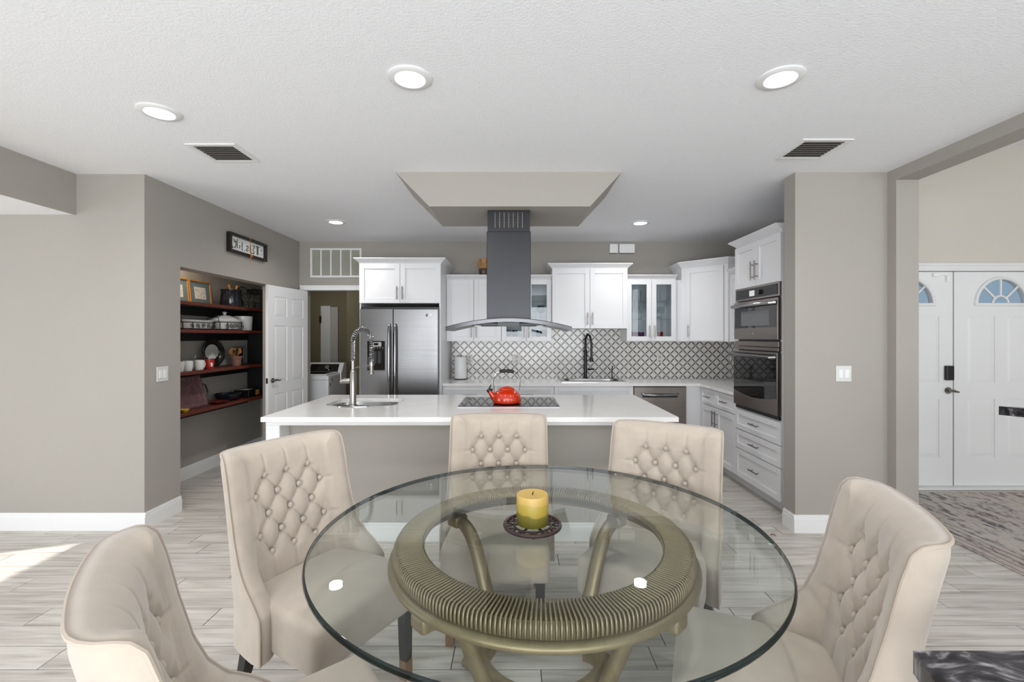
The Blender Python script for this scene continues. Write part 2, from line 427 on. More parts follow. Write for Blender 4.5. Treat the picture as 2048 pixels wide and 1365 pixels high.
def crown(parent, poly, flags, z0, z1, out=0.055, m='cabinet_white'):
    h = z1 - z0; lev = [(0.004, z0), (0.010, z0 + .012), (0.014, z0 + .016), (out * .55, z0 + h * .5), (out * .92, z0 + h * .78), (out, z0 + h * .84), (out, z1)]
    mb = MB(); mb.rings([[(x, y, z) for x, y in offset_poly(poly, [o * g for g in flags])] for o, z in lev])
    return mb.build('crown_moulding', m, parent)
def handle_bar(parent, f, u, z, L=0.15, vert=True, d0=0.02, m='nickel'):
    mb = MB(); d1 = d0 + .03
    if vert:
        mb.cyl(f.P(u, d1, z - L / 2), f.P(u, d1, z + L / 2), .006, 10)
        for s_ in (-1, 1): mb.cyl(f.P(u, d0, z + s_ * L * .32), f.P(u, d1, z + s_ * L * .32), .0045, 8)
    else:
        mb.cyl(f.P(u - L / 2, d1, z), f.P(u + L / 2, d1, z), .006, 10)
        for s_ in (-1, 1): mb.cyl(f.P(u + s_ * L * .32, d0, z), f.P(u + s_ * L * .32, d1, z), .0045, 8)
    return mb.build('handle', m, parent, smooth=True)
def shaker(parent, f, u0, u1, z0, z1, name='door', rail=.058, glass=False, t=.02, g=.0018):
    u0 += g; u1 -= g; z0 += g; z1 -= g
    mb = MB(); c = .0016
    mb.box(u0, u0 + rail, 0.0008, t, z0, z1, f, c); mb.box(u1 - rail, u1, 0.0008, t, z0, z1, f, c)
    mb.box(u0 + rail, u1 - rail, 0.0008, t, z0, z0 + rail, f, c); mb.box(u0 + rail, u1 - rail, 0.0008, t, z1 - rail, z1, f, c)
    if not glass: mb.box(u0 + rail, u1 - rail, 0.0008, t - .011, z0 + rail, z1 - rail, f)
    d = mb.build(name, 'cabinet_white', parent)
    if glass:
        MB().box(u0 + rail - .004, u1 - rail + .004, .006, .010, z0 + rail - .004, z1 - rail + .004, f).build('pane', 'cab_glass', d)
    return d
BACK = lambda x, y: Fr((x, y), (1, 0), (0, -1))        # faces the camera
RIGHT = lambda x, y: Fr((x, y), (0, -1), (-1, 0))      # on the right-hand wall, faces into the room

# ================================================================== SETTING
H = 2.70
YB, XL, XR = 5.93, -2.81, 2.80
fl = MB().box(-6.6, 6.6, -2.9, 8.3, -0.08, -0.004).build('floor', 'grout')
tag(fl, 'pale grey wood-look plank floor with dark grout lines', 'floor', kind='structure')
# planks: 152 mm x 914 mm, laid along x
PW, PL, GAP = 0.1524, 0.9144, 0.0045
def project(p):
    d = max(p[1], 0.05); s_ = 910 / d
    return 1030 + p[0] * s_, 672 + (CAM_Z - p[2]) * s_
pl = []
y0 = 3.456 + PW / 2 + 16 * PW
anchor = {0: -2.58, 1: -2.316, 2: -2.157, 4: -1.74, 5: -1.997, 7: -1.587}
for r in range(-3, 34):
    yb = 3.456 + PW / 2 - r * PW; ya = yb - PW
    off = anchor.get(r, random.choice([0, .305, .61]) + random.uniform(-.12, .12))
    k = math.floor((-6.5 - off) / PL)
    x = off + k * PL
    while x < 6.5:
        a, b = max(x, -6.58), min(x + PL, 6.58)
        if b - a > .03: pl.append((a, b, ya, yb))
        x += PL
for r in range(4, 34):                                   # further rows towards the laundry
    ya = 3.456 + PW / 2 + (r - 1) * PW; yb = ya + PW
    if ya > 8.1: break
    x = -6.5 + random.choice([0, .305, .61]) + random.uniform(-.12, .12) - PL
    while x < 6.5:
        a, b = max(x, -6.58), min(x + PL, 6.58)
        if b - a > .03: pl.append((a, b, ya, yb))
        x += PL
def plank_px(q):
    a, b, c, d = q
    if c < 0.9: return 0
    pts = [project((x, y, 0)) for x, y in ((a, c), (b, c), (b, d), (a, d))]
    xs = [min(2048, max(0, p[0])) for p in pts]; ys = [min(1365, max(0, p[1])) for p in pts]
    vis = 1.0
    if q[1] < -2.81 and c > 3.4: vis = 0
    if q[0] > 2.1 and c > 3.4 and q[1] < 3: vis = 0
    if c > 3.3 and q[0] > -1.7 and q[1] < 1.0: vis = .01
    return (max(xs) - min(xs)) * (max(ys) - min(ys)) * vis
pl.sort(key=plank_px, reverse=True)
PM = {}
def plank_mesh(L):
    k = round(L, 4)
    if k not in PM:
        mb = MB().box(-L / 2 + GAP / 2, L / 2 - GAP / 2, -PW / 2 + GAP / 2, PW / 2 - GAP / 2, -.004, 0, c=.0008)
        me = bpy.data.meshes.new('plank'); me.from_pydata(mb.v, [], mb.f)
        bm = bmesh.new(); bm.from_mesh(me); bmesh.ops.recalc_face_normals(bm, faces=bm.faces); bm.to_mesh(me); bm.free()
        me.materials.append(MATS['plank']); PM[k] = me
    return PM[k]
rest = MB()
for i, q in enumerate(pl):
    a, b, c, d = q
    if i < 300 and plank_px(q) > 0:
        o = bpy.data.objects.new('plank', plank_mesh(b - a)); COL.objects.link(o); o.parent = fl; o.location = ((a + b) / 2, (c + d) / 2, 0)
    else:
        rest.box(a + GAP / 2, b - GAP / 2, c + GAP / 2, d - GAP / 2, -.004, 0)
rest.build('plank_field', 'plank', fl, kind='stuff')

# ceilings
ce = MB()
ce.box(-3.34, 2.80, -2.9, YB + .12, H, H + .12)
struct('ceiling', ce, 'ceiling_paint', 'white textured flat kitchen and dining ceiling', 'ceiling')
lw = struct('ceiling_low', MB().box(-6.6, -3.345, -2.9, 3.45, 2.394, 2.82), 'ceiling_paint', 'lower white textured ceiling beyond the grey soffit face', 'ceiling')
struct('trim_1', MB().box(-3.345, -3.325, -2.9, 3.45, 2.392, H), 'wall_paint', 'grey soffit face where the ceiling steps down', 'soffit')
struct('ceiling_entry', MB().box(2.955, 6.6, -2.9, 4.6, 3.32, 3.44), 'ceiling_paint', 'high white ceiling of the entry hall', 'ceiling')
struct('ceiling_laundry', MB().box(-5.0, -1.2, YB + .12, 8.2, H, H + .12), 'ceiling_paint', 'ceiling of the laundry room', 'ceiling')
# walls
wb = MB()
wb.box(XL - .14, -2.72, YB, YB + .12, 0, H); wb.box(-2.72, -2.0, YB, YB + .12, 2.065, H); wb.box(-2.0, 2.955, YB, YB + .12, 0, H)
wall_back = struct('wall_back', wb, 'wall_paint', 'warm grey painted wall behind the white kitchen cabinets', 'wall')
wl = MB()
wl.box(XL - .14, XL, 3.59, 3.82, 0, H); wl.box(XL - .14, XL, 3.82, 5.32, 2.055, H); wl.box(XL - .14, XL, 5.32, YB, 0, H)
struct('wall_left', wl, 'wall_paint', 'grey wall with the open shelving niche', 'wall')
struct('wall_dining', MB().box(-6.6, XL, 3.45, 3.59, 0, H), 'wall_paint', 'broad plain grey wall beside the shelving niche', 'wall')
wr = MB(); wr.box(XR, 2.955, 3.55, YB, 0, H + .7); wr.box(2.79, 2.955, 3.33, 3.55, 0, H + .7)
struct('wall_right', wr, 'wall_paint', 'grey wall end and jamb beside the entry opening', 'wall')
struct('wall_stub', MB().box(2.10, 2.79, 3.41, 3.55, 0, H), 'wall_paint', 'short grey wall with a light switch beside the ovens', 'wall')
struct('trim_2', MB().box(2.79, 2.955, -2.9, 3.33, 2.617, H + .7), 'wall_paint', 'grey header beam over the entry opening', 'beam')
# niche shell
nw = MB()
nw.box(-3.46, -3.38, 3.59, 6.16, 0, 2.6); nw.box(-3.38, XL - .14, YB + .12, 6.16, 0, 2.6)
struct('wall_niche', nw, 'wall_paint', 'grey inner walls of the shelving niche', 'wall')
struct('ceiling_niche', MB().box(-3.46, XL - .14, 3.59, 6.16, 2.46, 2.54), 'ceiling_paint', 'ceiling of the shelving niche', 'ceiling')
# laundry shell
struct('wall_laundry', MB().box(-5.0, -2.72, 8.05, 8.15, 0, H).box(-2.72, -1.2, 7.35, 8.15, 0, H).box(-5.0, -4.9, 6.05, 8.05, 0, H).box(-1.3, -1.2, 6.05, 7.35, 0, H).box(-4.9, -3.46, 6.05, 6.15, 0, H),
       'laundry_paint', 'dim olive walls of the laundry room', 'wall')
# entry shell
ew = MB()
ew.box(2.955, 3.36, 4.42, 4.56, 0, 3.4); ew.box(5.16, 6.6, 4.42, 4.56, 0, 3.4); ew.box(3.36, 5.16, 4.42, 4.56, 2.10, 3.4)
struct('wall_entry', ew, 'entry_paint', 'light beige wall above the white entry doors', 'wall')
# walls behind and beside the camera, with the openings the daylight comes through
rw = MB()
rw.box(-6.6, -3.1, -2.9, -2.76, 0, H); rw.box(2.5, 3.5, -2.9, -2.76, 0, H); rw.box(-3.1, 2.5, -2.9, -2.76, 2.45, H); rw.box(6.3, 6.6, -2.9, -2.76, 0, 3.4); rw.box(3.5, 6.3, -2.9, -2.76, 2.95, 3.4)
struct('wall_rear', rw, 'wall_paint', 'grey wall with wide glass doors behind the dining table', 'wall')
sw = MB(); sw.box(-6.6, -6.5, -2.76, -0.75, 0, 2.4); sw.box(-6.6, -6.5, 1.95, 3.45, 0, 2.4); sw.box(-6.6, -6.5, -0.75, 1.95, 2.28, 2.4); sw.box(-6.6, -6.5, -0.75, 1.95, 0, .15)
struct('wall_side', sw, 'wall_paint', 'grey side wall with a window beyond the dining area', 'wall')
struct('wall_hall', MB().box(6.5, 6.6, -2.76, 4.42, 0, 3.4), 'entry_paint', 'light beige side wall of the entry hall', 'wall')
# sloped soffit the hood hangs from
sf = MB()
a = [(-.905, 3.40, H + .01), (.808, 3.40, H + .01), (.808, 4.03, H + .01), (-.905, 4.03, H + .01)]
b = [(-.64, 3.40, 2.441), (.56, 3.40, 2.441), (.56, 4.02, 2.441), (-.64, 4.02, 2.441)]
sf.rings([a, b])
struct('trim_3', sf, 'wall_paint', 'grey tapered ceiling soffit the range hood hangs from', 'soffit')

def baseboard(name, segs, label):
    mb = MB()
    for (xa, ya), (xb, yb), (nx, ny) in segs:
        for dd, z0, z1 in ((.016, 0, .10), (.012, .10, .122), (.007, .122, .132)):
            mb.box(min(xa, xb, xa + nx * dd, xb + nx * dd), max(xa, xb, xa + nx * dd, xb + nx * dd), min(ya, yb, ya + ny * dd, yb + ny * dd), max(ya, yb, ya + ny * dd, yb + ny * dd), z0, z1)
    return struct(name, mb, 'trim_white', label, 'baseboard')
baseboard('baseboard_dining', [((-6.5, 3.45), (XL + .016, 3.45), (0, -1))], 'white baseboard along the broad plain grey wall')
baseboard('baseboard_left', [((XL, 3.45), (XL, 3.82), (1, 0)), ((XL, 3.82), (XL - .14, 3.82), (0, 1))], 'white baseboard turning the corner at the niche')
baseboard('baseboard_niche', [((-3.38, 3.6), (-3.38, 6.05), (1, 0)), ((-3.364, 6.05), (-2.96, 6.05), (0, -1))], 'white baseboard inside the shelving niche')
baseboard('baseboard_stub', [((2.084, 3.41), (2.775, 3.41), (0, -1)), ((2.10, 3.41), (2.10, 3.55), (-1, 0)), ((2.79, 3.33), (2.79, 3.41), (-1, 0)), ((2.775, 3.33), (2.955, 3.33), (0, -1))], 'white baseboard around the short grey wall')
# casing of the laundry doorway, entry door casing, sill
cs = MB(); cs.box(-2.80, -1.98, YB - .018, YB, 2.065, 2.13, c=.004); cs.box(-2.80, -1.98, YB - .024, YB, 2.115, 2.13)
struct('trim_4', cs, 'trim_white', 'white casing over the laundry doorway', 'trim')
cs = MB(); cs.box(3.28, 5.24, 4.395, 4.42, 2.10, 2.165, c=.004); cs.box(3.27, 5.25, 4.385, 4.42, 2.15, 2.178, c=.003); cs.box(3.28, 3.36, 4.395, 4.42, 0, 2.10, c=.004); cs.box(5.16, 5.24, 4.395, 4.42, 0, 2.10, c=.004)
struct('trim_5', cs, 'trim_white', 'white moulded casing around the entry doors', 'trim')
struct('trim_6', MB().box(3.36, 5.16, 4.33, 4.42, 0, .022, c=.004), 'trim_white', 'pale sill below the entry doors', 'sill')

# ------------------------------------------------------------------ panelled doors
def panel_mesh(f, rects, u0, u1, z0, z1, t):
    """door slab with raised panels pressed into one face (d = t)"""
    us = sorted(set([u0, u1] + [r[0] for r in rects] + [r[1] for r in rects])); zs = sorted(set([z0, z1] + [r[2] for r in rects] + [r[3] for r in rects]))
    mb = MB(); mb.box(u0, u1, 0, t - .008, z0, z1, f)
    for i in range(len(us) - 1):
        for j in range(len(zs) - 1):
            cu, cz = (us[i] + us[i + 1]) / 2, (zs[j] + zs[j + 1]) / 2
            if not any(r[0] < cu < r[1] and r[2] < cz < r[3] for r in rects):
                mb.box(us[i], us[i + 1], t - .008, t, zs[j], zs[j + 1], f)
    return mb
def raised(f, r, t):
    a, b, c, d = r; mb = MB()
    k = [(0.003, t - .0075), (.028, t - .002), (.040, t - .001)]
    mb.rings([[f.P(a + e, q, c + e), f.P(b - e, q, c + e), f.P(b - e, q, d - e), f.P(a + e, q, d - e)] for e, q in k])
    return mb
# laundry door, swung open against the shelving wall
hx, hy = -2.700, 5.925; fx, fy = -2.800, 5.165
L = math.hypot(fx - hx, fy - hy); t_ = ((fx - hx) / L, (fy - hy) / L); n_ = (-t_[1], t_[0])
if n_[0] < 0: n_ = (-n_[0], -n_[1])
fd = Fr((hx - n_[0] * .035, hy - n_[1] * .035), t_, n_)
rects = []
for (z0, z1) in ((.22, .80), (.93, 1.59), (1.70, 1.93)):
    for (u0, u1) in ((.10, .335), (.425, .66)): rects.append((u0, u1, z0, z1))
d1 = struct('door_1', panel_mesh(fd, rects, 0, L, .012, 2.055, .035), 'door_white', 'white six-panel interior door standing open beside the shelves', 'door')
for r in rects: raised(fd, r, .035).build('panel', 'door_white', d1)
kb = MB(); ku, kz = L - .065, .96
kb.lathe([(.0, 0)], n=3, cap=False) if False else None
kb.cyl(fd.P(ku, .035, kz), fd.P(ku, .048, kz), .027, 18); kb.cyl(fd.P(ku, .045, kz), fd.P(ku, .075, kz), .010, 10)
kb.tube([fd.P(ku - q, .072, kz + .006 * math.sin(q * 60)) for q in [i * .012 for i in range(10)]], [.011, .011, .010, .009, .008, .008, .008, .007, .006, .004], 8)
kb.build('lever_handle', 'nickel', d1, smooth=True)
MB().box(L, L + .0015, .006, .029, kz - .03, kz + .03, fd).build('latch_plate', 'nickel', d1)

def fan_door(name, x0, x1, label):
    f = BACK(x0, 4.44); w_ = x1 - x0; zc, R = 1.785, .235; z1 = 2.092; t = .04
    rects = [(.13, w_ / 2 - .06, .30, .86), (w_ / 2 + .06, w_ - .13, .30, .86), (.13, w_ / 2 - .06, 1.02, 1.66), (w_ / 2 + .06, w_ - .13, 1.02, 1.66)]
    mb = panel_mesh(f, rects, 0, w_, .024, zc, t)
    c = w_ / 2; n = 24; A = [PI * i / n for i in range(n + 1)]
    for co in (math.atan2(z1 - zc, c), PI - math.atan2(z1 - zc, c)): A.append(co)
    A = sorted(A); I = []; O = []
    for q in A:
        cc, ss = math.cos(q), math.sin(q)
        k = min((c / abs(cc)) if abs(cc) > 1e-6 else 1e9, ((z1 - zc) / ss) if ss > 1e-6 else 1e9)
        I.append((c + R * cc, zc + R * ss)); O.append((c + k * cc, zc + k * ss))
    m = len(A)
    vs = [f.P(u, d, z) for d in (0, t) for (u, z) in I + O]; fs = []
    for i in range(m - 1):
        fs += [(i, i + 1, m + i + 1, m + i), (2 * m + i, 3 * m + i, 3 * m + i + 1, 2 * m + i + 1), (i, 2 * m + i, 2 * m + i + 1, i + 1), (m + i, m + i + 1, 3 * m + i + 1, 3 * m + i)]
    mb.add(vs, fs)
    d = struct(name, mb, 'door_white', label, 'door')
    for r in rects: raised(f, r, t).build('panel', 'door_white', d)
    fr = MB(); fr.tube([f.P(c + (R + .012) * math.cos(q), t + .006, zc + (R + .012) * math.sin(q)) for q in [PI * i / 32 for i in range(33)]], .016, 8)
    fr.box(c - R - .03, c + R + .03, t - .004, t + .018, zc - .024, zc + .006, f, .004)
    fr.build('window_frame', 'trim_white', d, smooth=True)
    MB().face_prism([(c + (R + .004) * math.cos(q), zc + (R + .004) * math.sin(q)) for q in [PI * i / 24 for i in range(25)]], .016, .022, f).build('pane', 'fan_glass', d)
    mu = MB(); ri = .075
    for q in (PI / 4, PI / 2, 3 * PI / 4):
        mu.tube([f.P(c + ri * math.cos(q), .034, zc + ri * math.sin(q)), f.P(c + R * math.cos(q), .034, zc + R * math.sin(q))], .011, 6)
    mu.tube([f.P(c + ri * math.cos(q), .034, zc + ri * math.sin(q)) for q in [PI * i / 20 for i in range(21)]], .011, 6)
    mu.build('muntins', 'trim_white', d, smooth=True)
    return d, f, w_
e1, f1, w1 = fan_door('door_2', 3.365, 4.232, 'white panelled entry door with fanlight, black keypad and knob')
e2, f2, w2 = fan_door('door_3', 4.246, 5.155, 'white panelled entry door with fanlight and no knob')
rbox(4.232 - .085, 4.232 - .008, 4.37, 4.40, 1.045, 1.185, .008, 3).build('keypad', 'black_plastic', e1, smooth=True)
k = MB(); k.cyl((4.185, 4.40, .945), (4.185, 4.392, .945), .032, 20); k.cyl((4.185, 4.395, .945), (4.185, 4.36, .945), .012, 12)
k.tube([(4.185, 4.345, .945), (4.21, 4.34, .94), (4.235, 4.34, .935)], [.014, .011, .008], 8)
k.lathe([(.0, -.012), (.022, -.008), (.027, 0), (.022, .008), (0, .012)], (4.18, 4.347, .95), 14)
k.build('knob', 'nickel', e1, smooth=True)
MB().box(4.03, 4.10, 4.375, 4.40, 2.045, 2.08, c=.004).box(4.10, 4.17, 4.38, 4.392, 2.065, 2.075).box(4.16, 4.185, 4.376, 4.40, 1.995, 2.055, c=.003).build('door_closer', 'switch_white', e1)
MB().box(4.2335, 4.2445, 4.425, 4.44, .024, 2.09).build('weather_strip', 'black_plastic', e1)

# ------------------------------------------------------------------ backsplash tiles (children of the wall)
P = 0.1095; half = P / 2
def clip(poly, x0, x1, y0, y1):
    for ax, lim, sg in ((0, x0, 1), (0, x1, -1), (1, y0, 1), (1, y1, -1)):
        out = []
        for i in range(len(poly)):
            a, b = poly[i - 1], poly[i]; ia, ib = (a[ax] - lim) * sg >= 0, (b[ax] - lim) * sg >= 0
            if ia != ib:
                t = (lim - a[ax]) / (b[ax] - a[ax]); out.append((a[0] + (b[0] - a[0]) * t, a[1] + (b[1] - a[1]) * t))
            if ib: out.append(b)
        poly = out
        if len(poly) < 3: return []
    return poly
def lattice(f, regions, ua, za, wall, singles):
    g = MB()
    for (u0, u1, z0, z1) in regions: g.box(u0, u1, 0, .004, z0, z1, f)
    g.build('tile_backing', 'tile_grout', wall)
    tile_half = half - .0075; me = None; cut = MB(); bars = MB(); n = 0
    for (u0, u1, z0, z1) in regions:
        for i in range(math.floor((u0 - ua) / half) - 1, math.ceil((u1 - ua) / half) + 2):
            for j in range(math.floor((z0 - za) / half) - 1, math.ceil((z1 - za) / half) + 2):
                u, z = ua + i * half, za + j * half
                if (i + j) % 2 == 0:                     # tile centre
                    q = [(u + tile_half, z), (u, z + tile_half), (u - tile_half, z), (u, z - tile_half)]
                    c = clip(q, u0, u1, z0, z1)
                    if len(c) < 3: continue
                    full = u - tile_half >= u0 and u + tile_half <= u1 and z - tile_half >= z0 and z + tile_half <= z1
                    if full and singles and n < 300:
                        if me is None:
                            m2 = MB(); h = tile_half; e = .0025
                            m2.rings([[(r, 0, 0), (0, 0, r), (-r, 0, 0), (0, 0, -r)] if False else [f.P(a_, d_, b_) for a_, d_, b_ in ((r, dd, 0), (0, dd, r), (-r, dd, 0), (0, dd, -r))] for r, dd in ((h, .004), (h, .0075), (h - e, .009))])
                            o0 = f.P(0, 0, 0); m2.v = [(p[0] - o0[0], p[1] - o0[1], p[2]) for p in m2.v]
                            me = bpy.data.meshes.new('tile'); me.from_pydata(m2.v, [], m2.f)
                            bm = bmesh.new(); bm.from_mesh(me); bmesh.ops.recalc_face_normals(bm, faces=bm.faces); bm.to_mesh(me); bm.free()
                            me.materials.append(MATS['tile_white'])
                        o = bpy.data.objects.new('tile', me); COL.objects.link(o); o.parent = wall; o.location = f.P(u, 0, z); n += 1
                    else: cut.face_prism(c, .004, .009, f)
        # black strips along the lattice lines, midway between nodes
        for i in range(math.floor((u0 - ua) / half) - 2, math.ceil((u1 - ua) / half) + 2):
            for j in range(math.floor((z0 - za) / half) - 2, math.ceil((z1 - za) / half) + 2):
                if (i + j) % 2 == 0: continue
                for sgn in (1, -1):                      # node (i,j) -> (i+1, j+sgn)
                    a0 = Vector((ua + i * half, za + j * half)); b0 = Vector((ua + (i + 1) * half, za + (j + sgn) * half))
                    t = (b0 - a0); ln = t.length; t = t / ln; nn = Vector((-t.y, t.x)); w0, w1 = .0024, .0048
                    p = [a0 + t * ln * .08 - nn * w0, a0 + t * ln * .5 - nn * w1, a0 + t * ln * .92 - nn * w0, a0 + t * ln * .92 + nn * w0, a0 + t * ln * .5 + nn * w1, a0 + t * ln * .08 + nn * w0]
                    c = clip([tuple(v) for v in p], u0, u1, z0, z1)
                    if len(c) >= 3: bars.face_prism(c, .004, .010, f)
    if cut.f: cut.build('cut_tiles', 'tile_white', wall, kind='stuff')
    bars.build('inlay_strips', 'tile_black', wall, kind='stuff')
CT = 0.92                                                # worktop height
fb = BACK(0, YB)
lattice(fb, [(-.82, .45, CT, 1.404), (.45, 1.372, CT, 1.562), (1.372, XR - .001, CT, 1.404)], -.388, CT - .012 + half, wall_back, True)
frw = RIGHT(XR, YB)
lattice(frw, [(.012, 1.44, CT, 1.404)], .04, CT - .012 + half, bpy.data.objects['wall_right'], False)

# ================================================================== KITCHEN: cabinets
def carcass(t, f, w_, depth, z0, z1, open_front=False):
    mb = MB()
    if not open_front: mb.box(0, w_, -depth, 0, z0, z1, f)
    else:
        k = .018
        mb.box(0, k, -depth, 0, z0, z1, f); mb.box(w_ - k, w_, -depth, 0, z0, z1, f); mb.box(k, w_ - k, -depth, 0, z0, z0 + k, f); mb.box(k, w_ - k, -depth, 0, z1 - k, z1, f); mb.box(k, w_ - k, -depth, -depth + k, z0 + k, z1 - k, f)
    return mb.build('body', 'cabinet_white', t)
def rect_poly(f, w_, depth):
    return [f.P(0, 0, 0)[:2], f.P(w_, 0, 0)[:2], f.P(w_, -depth, 0)[:2], f.P(0, -depth, 0)[:2]]
def upper(name, label, x0, x1, yf, z0, z1, ztop, glass=False, sides=(1, 1), yb=YB - .0115, hz=None):
    f = BACK(x0, yf); w_ = x1 - x0; dep = yb - yf
    t = thing(name, label, 'cabinet', ((x0 + x1) / 2, (yf + yb) / 2, z0), 'white shaker kitchen cabinets')
    carcass(t, f, w_, dep, z0, z1, glass)
    m = w_ / 2
    for (a, b, hu) in ((0, m, m - .03), (m, w_, m + .03)):
        d = shaker(t, f, a, b, z0, z1, glass=glass)
        handle_bar(d, f, hu, (hz if hz else z0 + .12), .15)
    crown(t, rect_poly(f, w_, dep), [1, sides[1], 0, sides[0]], z1, ztop)
    if glass:
        for zz in (z0 + .27, z0 + .49):
            MB().box(.02, w_ - .02, -dep + .02, -.02, zz, zz + .006, f).build('glass_shelf', 'ware_glass', t)
    return t
fc = upper('upper_cabinet', 'deep white cabinet above the steel refrigerator', -1.775, -.845, 5.20, 1.845, 2.30, 2.36, sides=(1, 1), hz=1.96)
MB().box(-.866, -.845, 5.20, YB - .001, 0, 1.845).build('side_panel', 'cabinet_white', fc)
MB().box(-1.775, -1.758, 5.20, YB - .001, 0, 1.845).build('side_panel', 'cabinet_white', fc)
upper('upper_cabinet', 'white two-door wall cabinet beside the refrigerator surround', -.843, -.168, 5.60, 1.406, 2.163, 2.22, sides=(0, 0))
upper('upper_cabinet', 'white glass-door wall cabinet partly behind the hood chimney', -.166, .449, 5.60, 1.406, 2.163, 2.22, glass=True, sides=(0, 0))
upper('upper_cabinet', 'taller white two-door wall cabinet over the wall-side sink', .451, 1.370, 5.55, 1.562, 2.292, 2.355)
upper('upper_cabinet', 'white glass-door wall cabinet holding coloured tumblers', 1.372, 1.978, 5.60, 1.406, 2.163, 2.22, glass=True, sides=(0, 0))
# diagonal corner cabinet
cc = thing('upper_cabinet', 'white diagonal corner wall cabinet with one tall door', 'cabinet', (2.5, 5.6, 1.406), 'white shaker kitchen cabinets')
poly = [(2.05, YB - .0115), (2.05, 5.60), (2.44, 5.21), (XR - .0115, 5.21), (XR - .0115, YB - .0115)]
MB().prism(poly, 1.406, 2.30).build('body', 'cabinet_white', cc)
MB().box(1.98, 2.05, 5.615, YB - .001, 1.406, 2.163).build('filler', 'cabinet_white', cc)
crown(cc, poly, [1, 1, 1, 0, 0], 2.30, 2.375)
r2 = math.sqrt(.5); fdg = Fr((2.05, 5.60), (r2, -r2), (-r2, -r2)); ld = math.hypot(.39, .39)
dd = shaker(cc, fdg, .055, ld - .045, 1.412, 2.29); handle_bar(dd, fdg, .10, 1.53, .15)
# low cabinet on the right wall
f = RIGHT(2.47, 5.208); t = thing('upper_cabinet', 'white wall cabinet squeezed between corner cabinet and oven tower', 'cabinet', (2.63, 4.84, 1.406), 'white shaker kitchen cabinets')
carcass(t, f, .736, .329, 1.406, 2.163)
for a, b in ((.02, .378), (.378, .736)):
    d = shaker(t, f, a, b, 1.406, 2.163); handle_bar(d, f, .378 + (-.03 if a < .1 else .03), 1.53, .15)
crown(t, rect_poly(f, .736, .329), [1, 0, 0, 0], 2.163, 2.23)
# oven tower
XT, YT0, YT1 = 2.18, 4.47, 3.70
f = RIGHT(XT, YT0); wt = YT0 - YT1
ot = thing('oven_tower', 'tall white cabinet around the built-in ovens with three drawers', 'cabinet', (2.49, 4.08, 0), 'white shaker kitchen cabinets')
mb = MB(); D_ = XR - .001 - XT
mb.box(0, wt, -D_, 0, 1.912, 2.33, f); mb.box(0, .035, -D_, 0, .10, 1.912, f); mb.box(wt - .035, wt, -D_, 0, .10, 1.912, f); mb.box(.035, wt - .035, -D_, 0, .10, .772, f); mb.box(.035, wt - .035, -D_, -D_ + .02, .772, 1.912, f)
mb.build('body', 'cabinet_white', ot)
MB().box(.0, wt, -D_, -.075, 0, .10, f).build('toe_kick', 'cabinet_white', ot)
for a, b in ((0, wt / 2), (wt / 2, wt)):
    d = shaker(ot, f, a, b, 1.918, 2.325); handle_bar(d, f, wt / 2 + (-.035 if a == 0 else .035), 2.06, .17)
for z0, z1 in ((.575, .765), (.39, .57), (.115, .385)):
    d = shaker(ot, f, 0, wt, z0, z1, 'drawer', .05); handle_bar(d, f, wt / 2, (z0 + z1) / 2 + .0, .15, False)
crown(ot, rect_poly(f, wt, D_), [1, 0, 0, 1], 2.33, 2.395, .06)
# base cabinets on the right wall and the blind corner
f = RIGHT(XT, 5.31); wbs = 5.31 - YT0 - .001
t = thing('base_cabinet', 'white base cabinet with two drawers over two doors beside the oven tower', 'cabinet', (2.49, 4.89, 0), 'white shaker kitchen cabinets')
mb = MB(); mb.box(0, wbs, -D_, 0, .10, .886, f); mb.box(1.998, XR - .001, 5.3105, YB - .001, .10, .886); mb.build('body', 'cabinet_white', t)
MB().box(0, wbs, -D_, -.075, 0, .10, f).box(2.0, XR - .1, 5.385, YB - .01, 0, .10).build('toe_kick', 'cabinet_white', t)
for a, b in ((.03, wbs / 2), (wbs / 2, wbs)):
    d = shaker(t, f, a, b, .70, .878, 'drawer', .04); handle_bar(d, f, (a + b) / 2, .79, .14, False)
    d = shaker(t, f, a, b, .115, .695); handle_bar(d, f, wbs / 2 + (-.035 if a < .1 else .035), .58, .17)
# base cabinets along the back wall
f = BACK(-.843, 5.31); t = thing('base_cabinet', 'white base cabinet with two slim drawers under the paper towels', 'cabinet', (-.2, 5.62, 0), 'white shaker kitchen cabinets')
carcass(t, f, 1.297, .619, .10, .886); MB().box(0, 1.297, -.619, -.075, 0, .10, f).build('toe_kick', 'cabinet_white', t)
for a, b in ((0, .648), (.648, 1.297)):
    d = shaker(t, f, a, b, .70, .878, 'drawer', .04); handle_bar(d, f, (a + b) / 2 - (.0 if a else .0), .79, .17, False)
    for c, e in ((a, a + .324), (a + .324, b)):
        d = shaker(t, f, c, e, .115, .695); handle_bar(d, f, a + .324 + (-.03 if c == a else .03), .58, .15)
f = BACK(.456, 5.31); t = thing('base_cabinet', 'white sink base cabinet next to the dishwasher', 'cabinet', (.9, 5.62, 0), 'white shaker kitchen cabinets')
mb = MB(); mb.box(0, .922, -.619, 0, .10, .66, f); mb.box(0, .922, -.02, 0, .66, .886, f); mb.box(0, .02, -.619, -.02, .66, .886, f); mb.box(.902, .922, -.619, -.02, .66, .886, f)
mb.build('body', 'cabinet_white', t); MB().box(0, .922, -.619, -.075, 0, .10, f).build('toe_kick', 'cabinet_white', t)
shaker(t, f, .0, .922, .70, .878, 'false_front', .05)
for c, e in ((0, .461), (.461, .922)):
    d = shaker(t, f, c, e, .115, .695); handle_bar(d, f, .461 + (-.03 if c == 0 else .03), .58, .15)
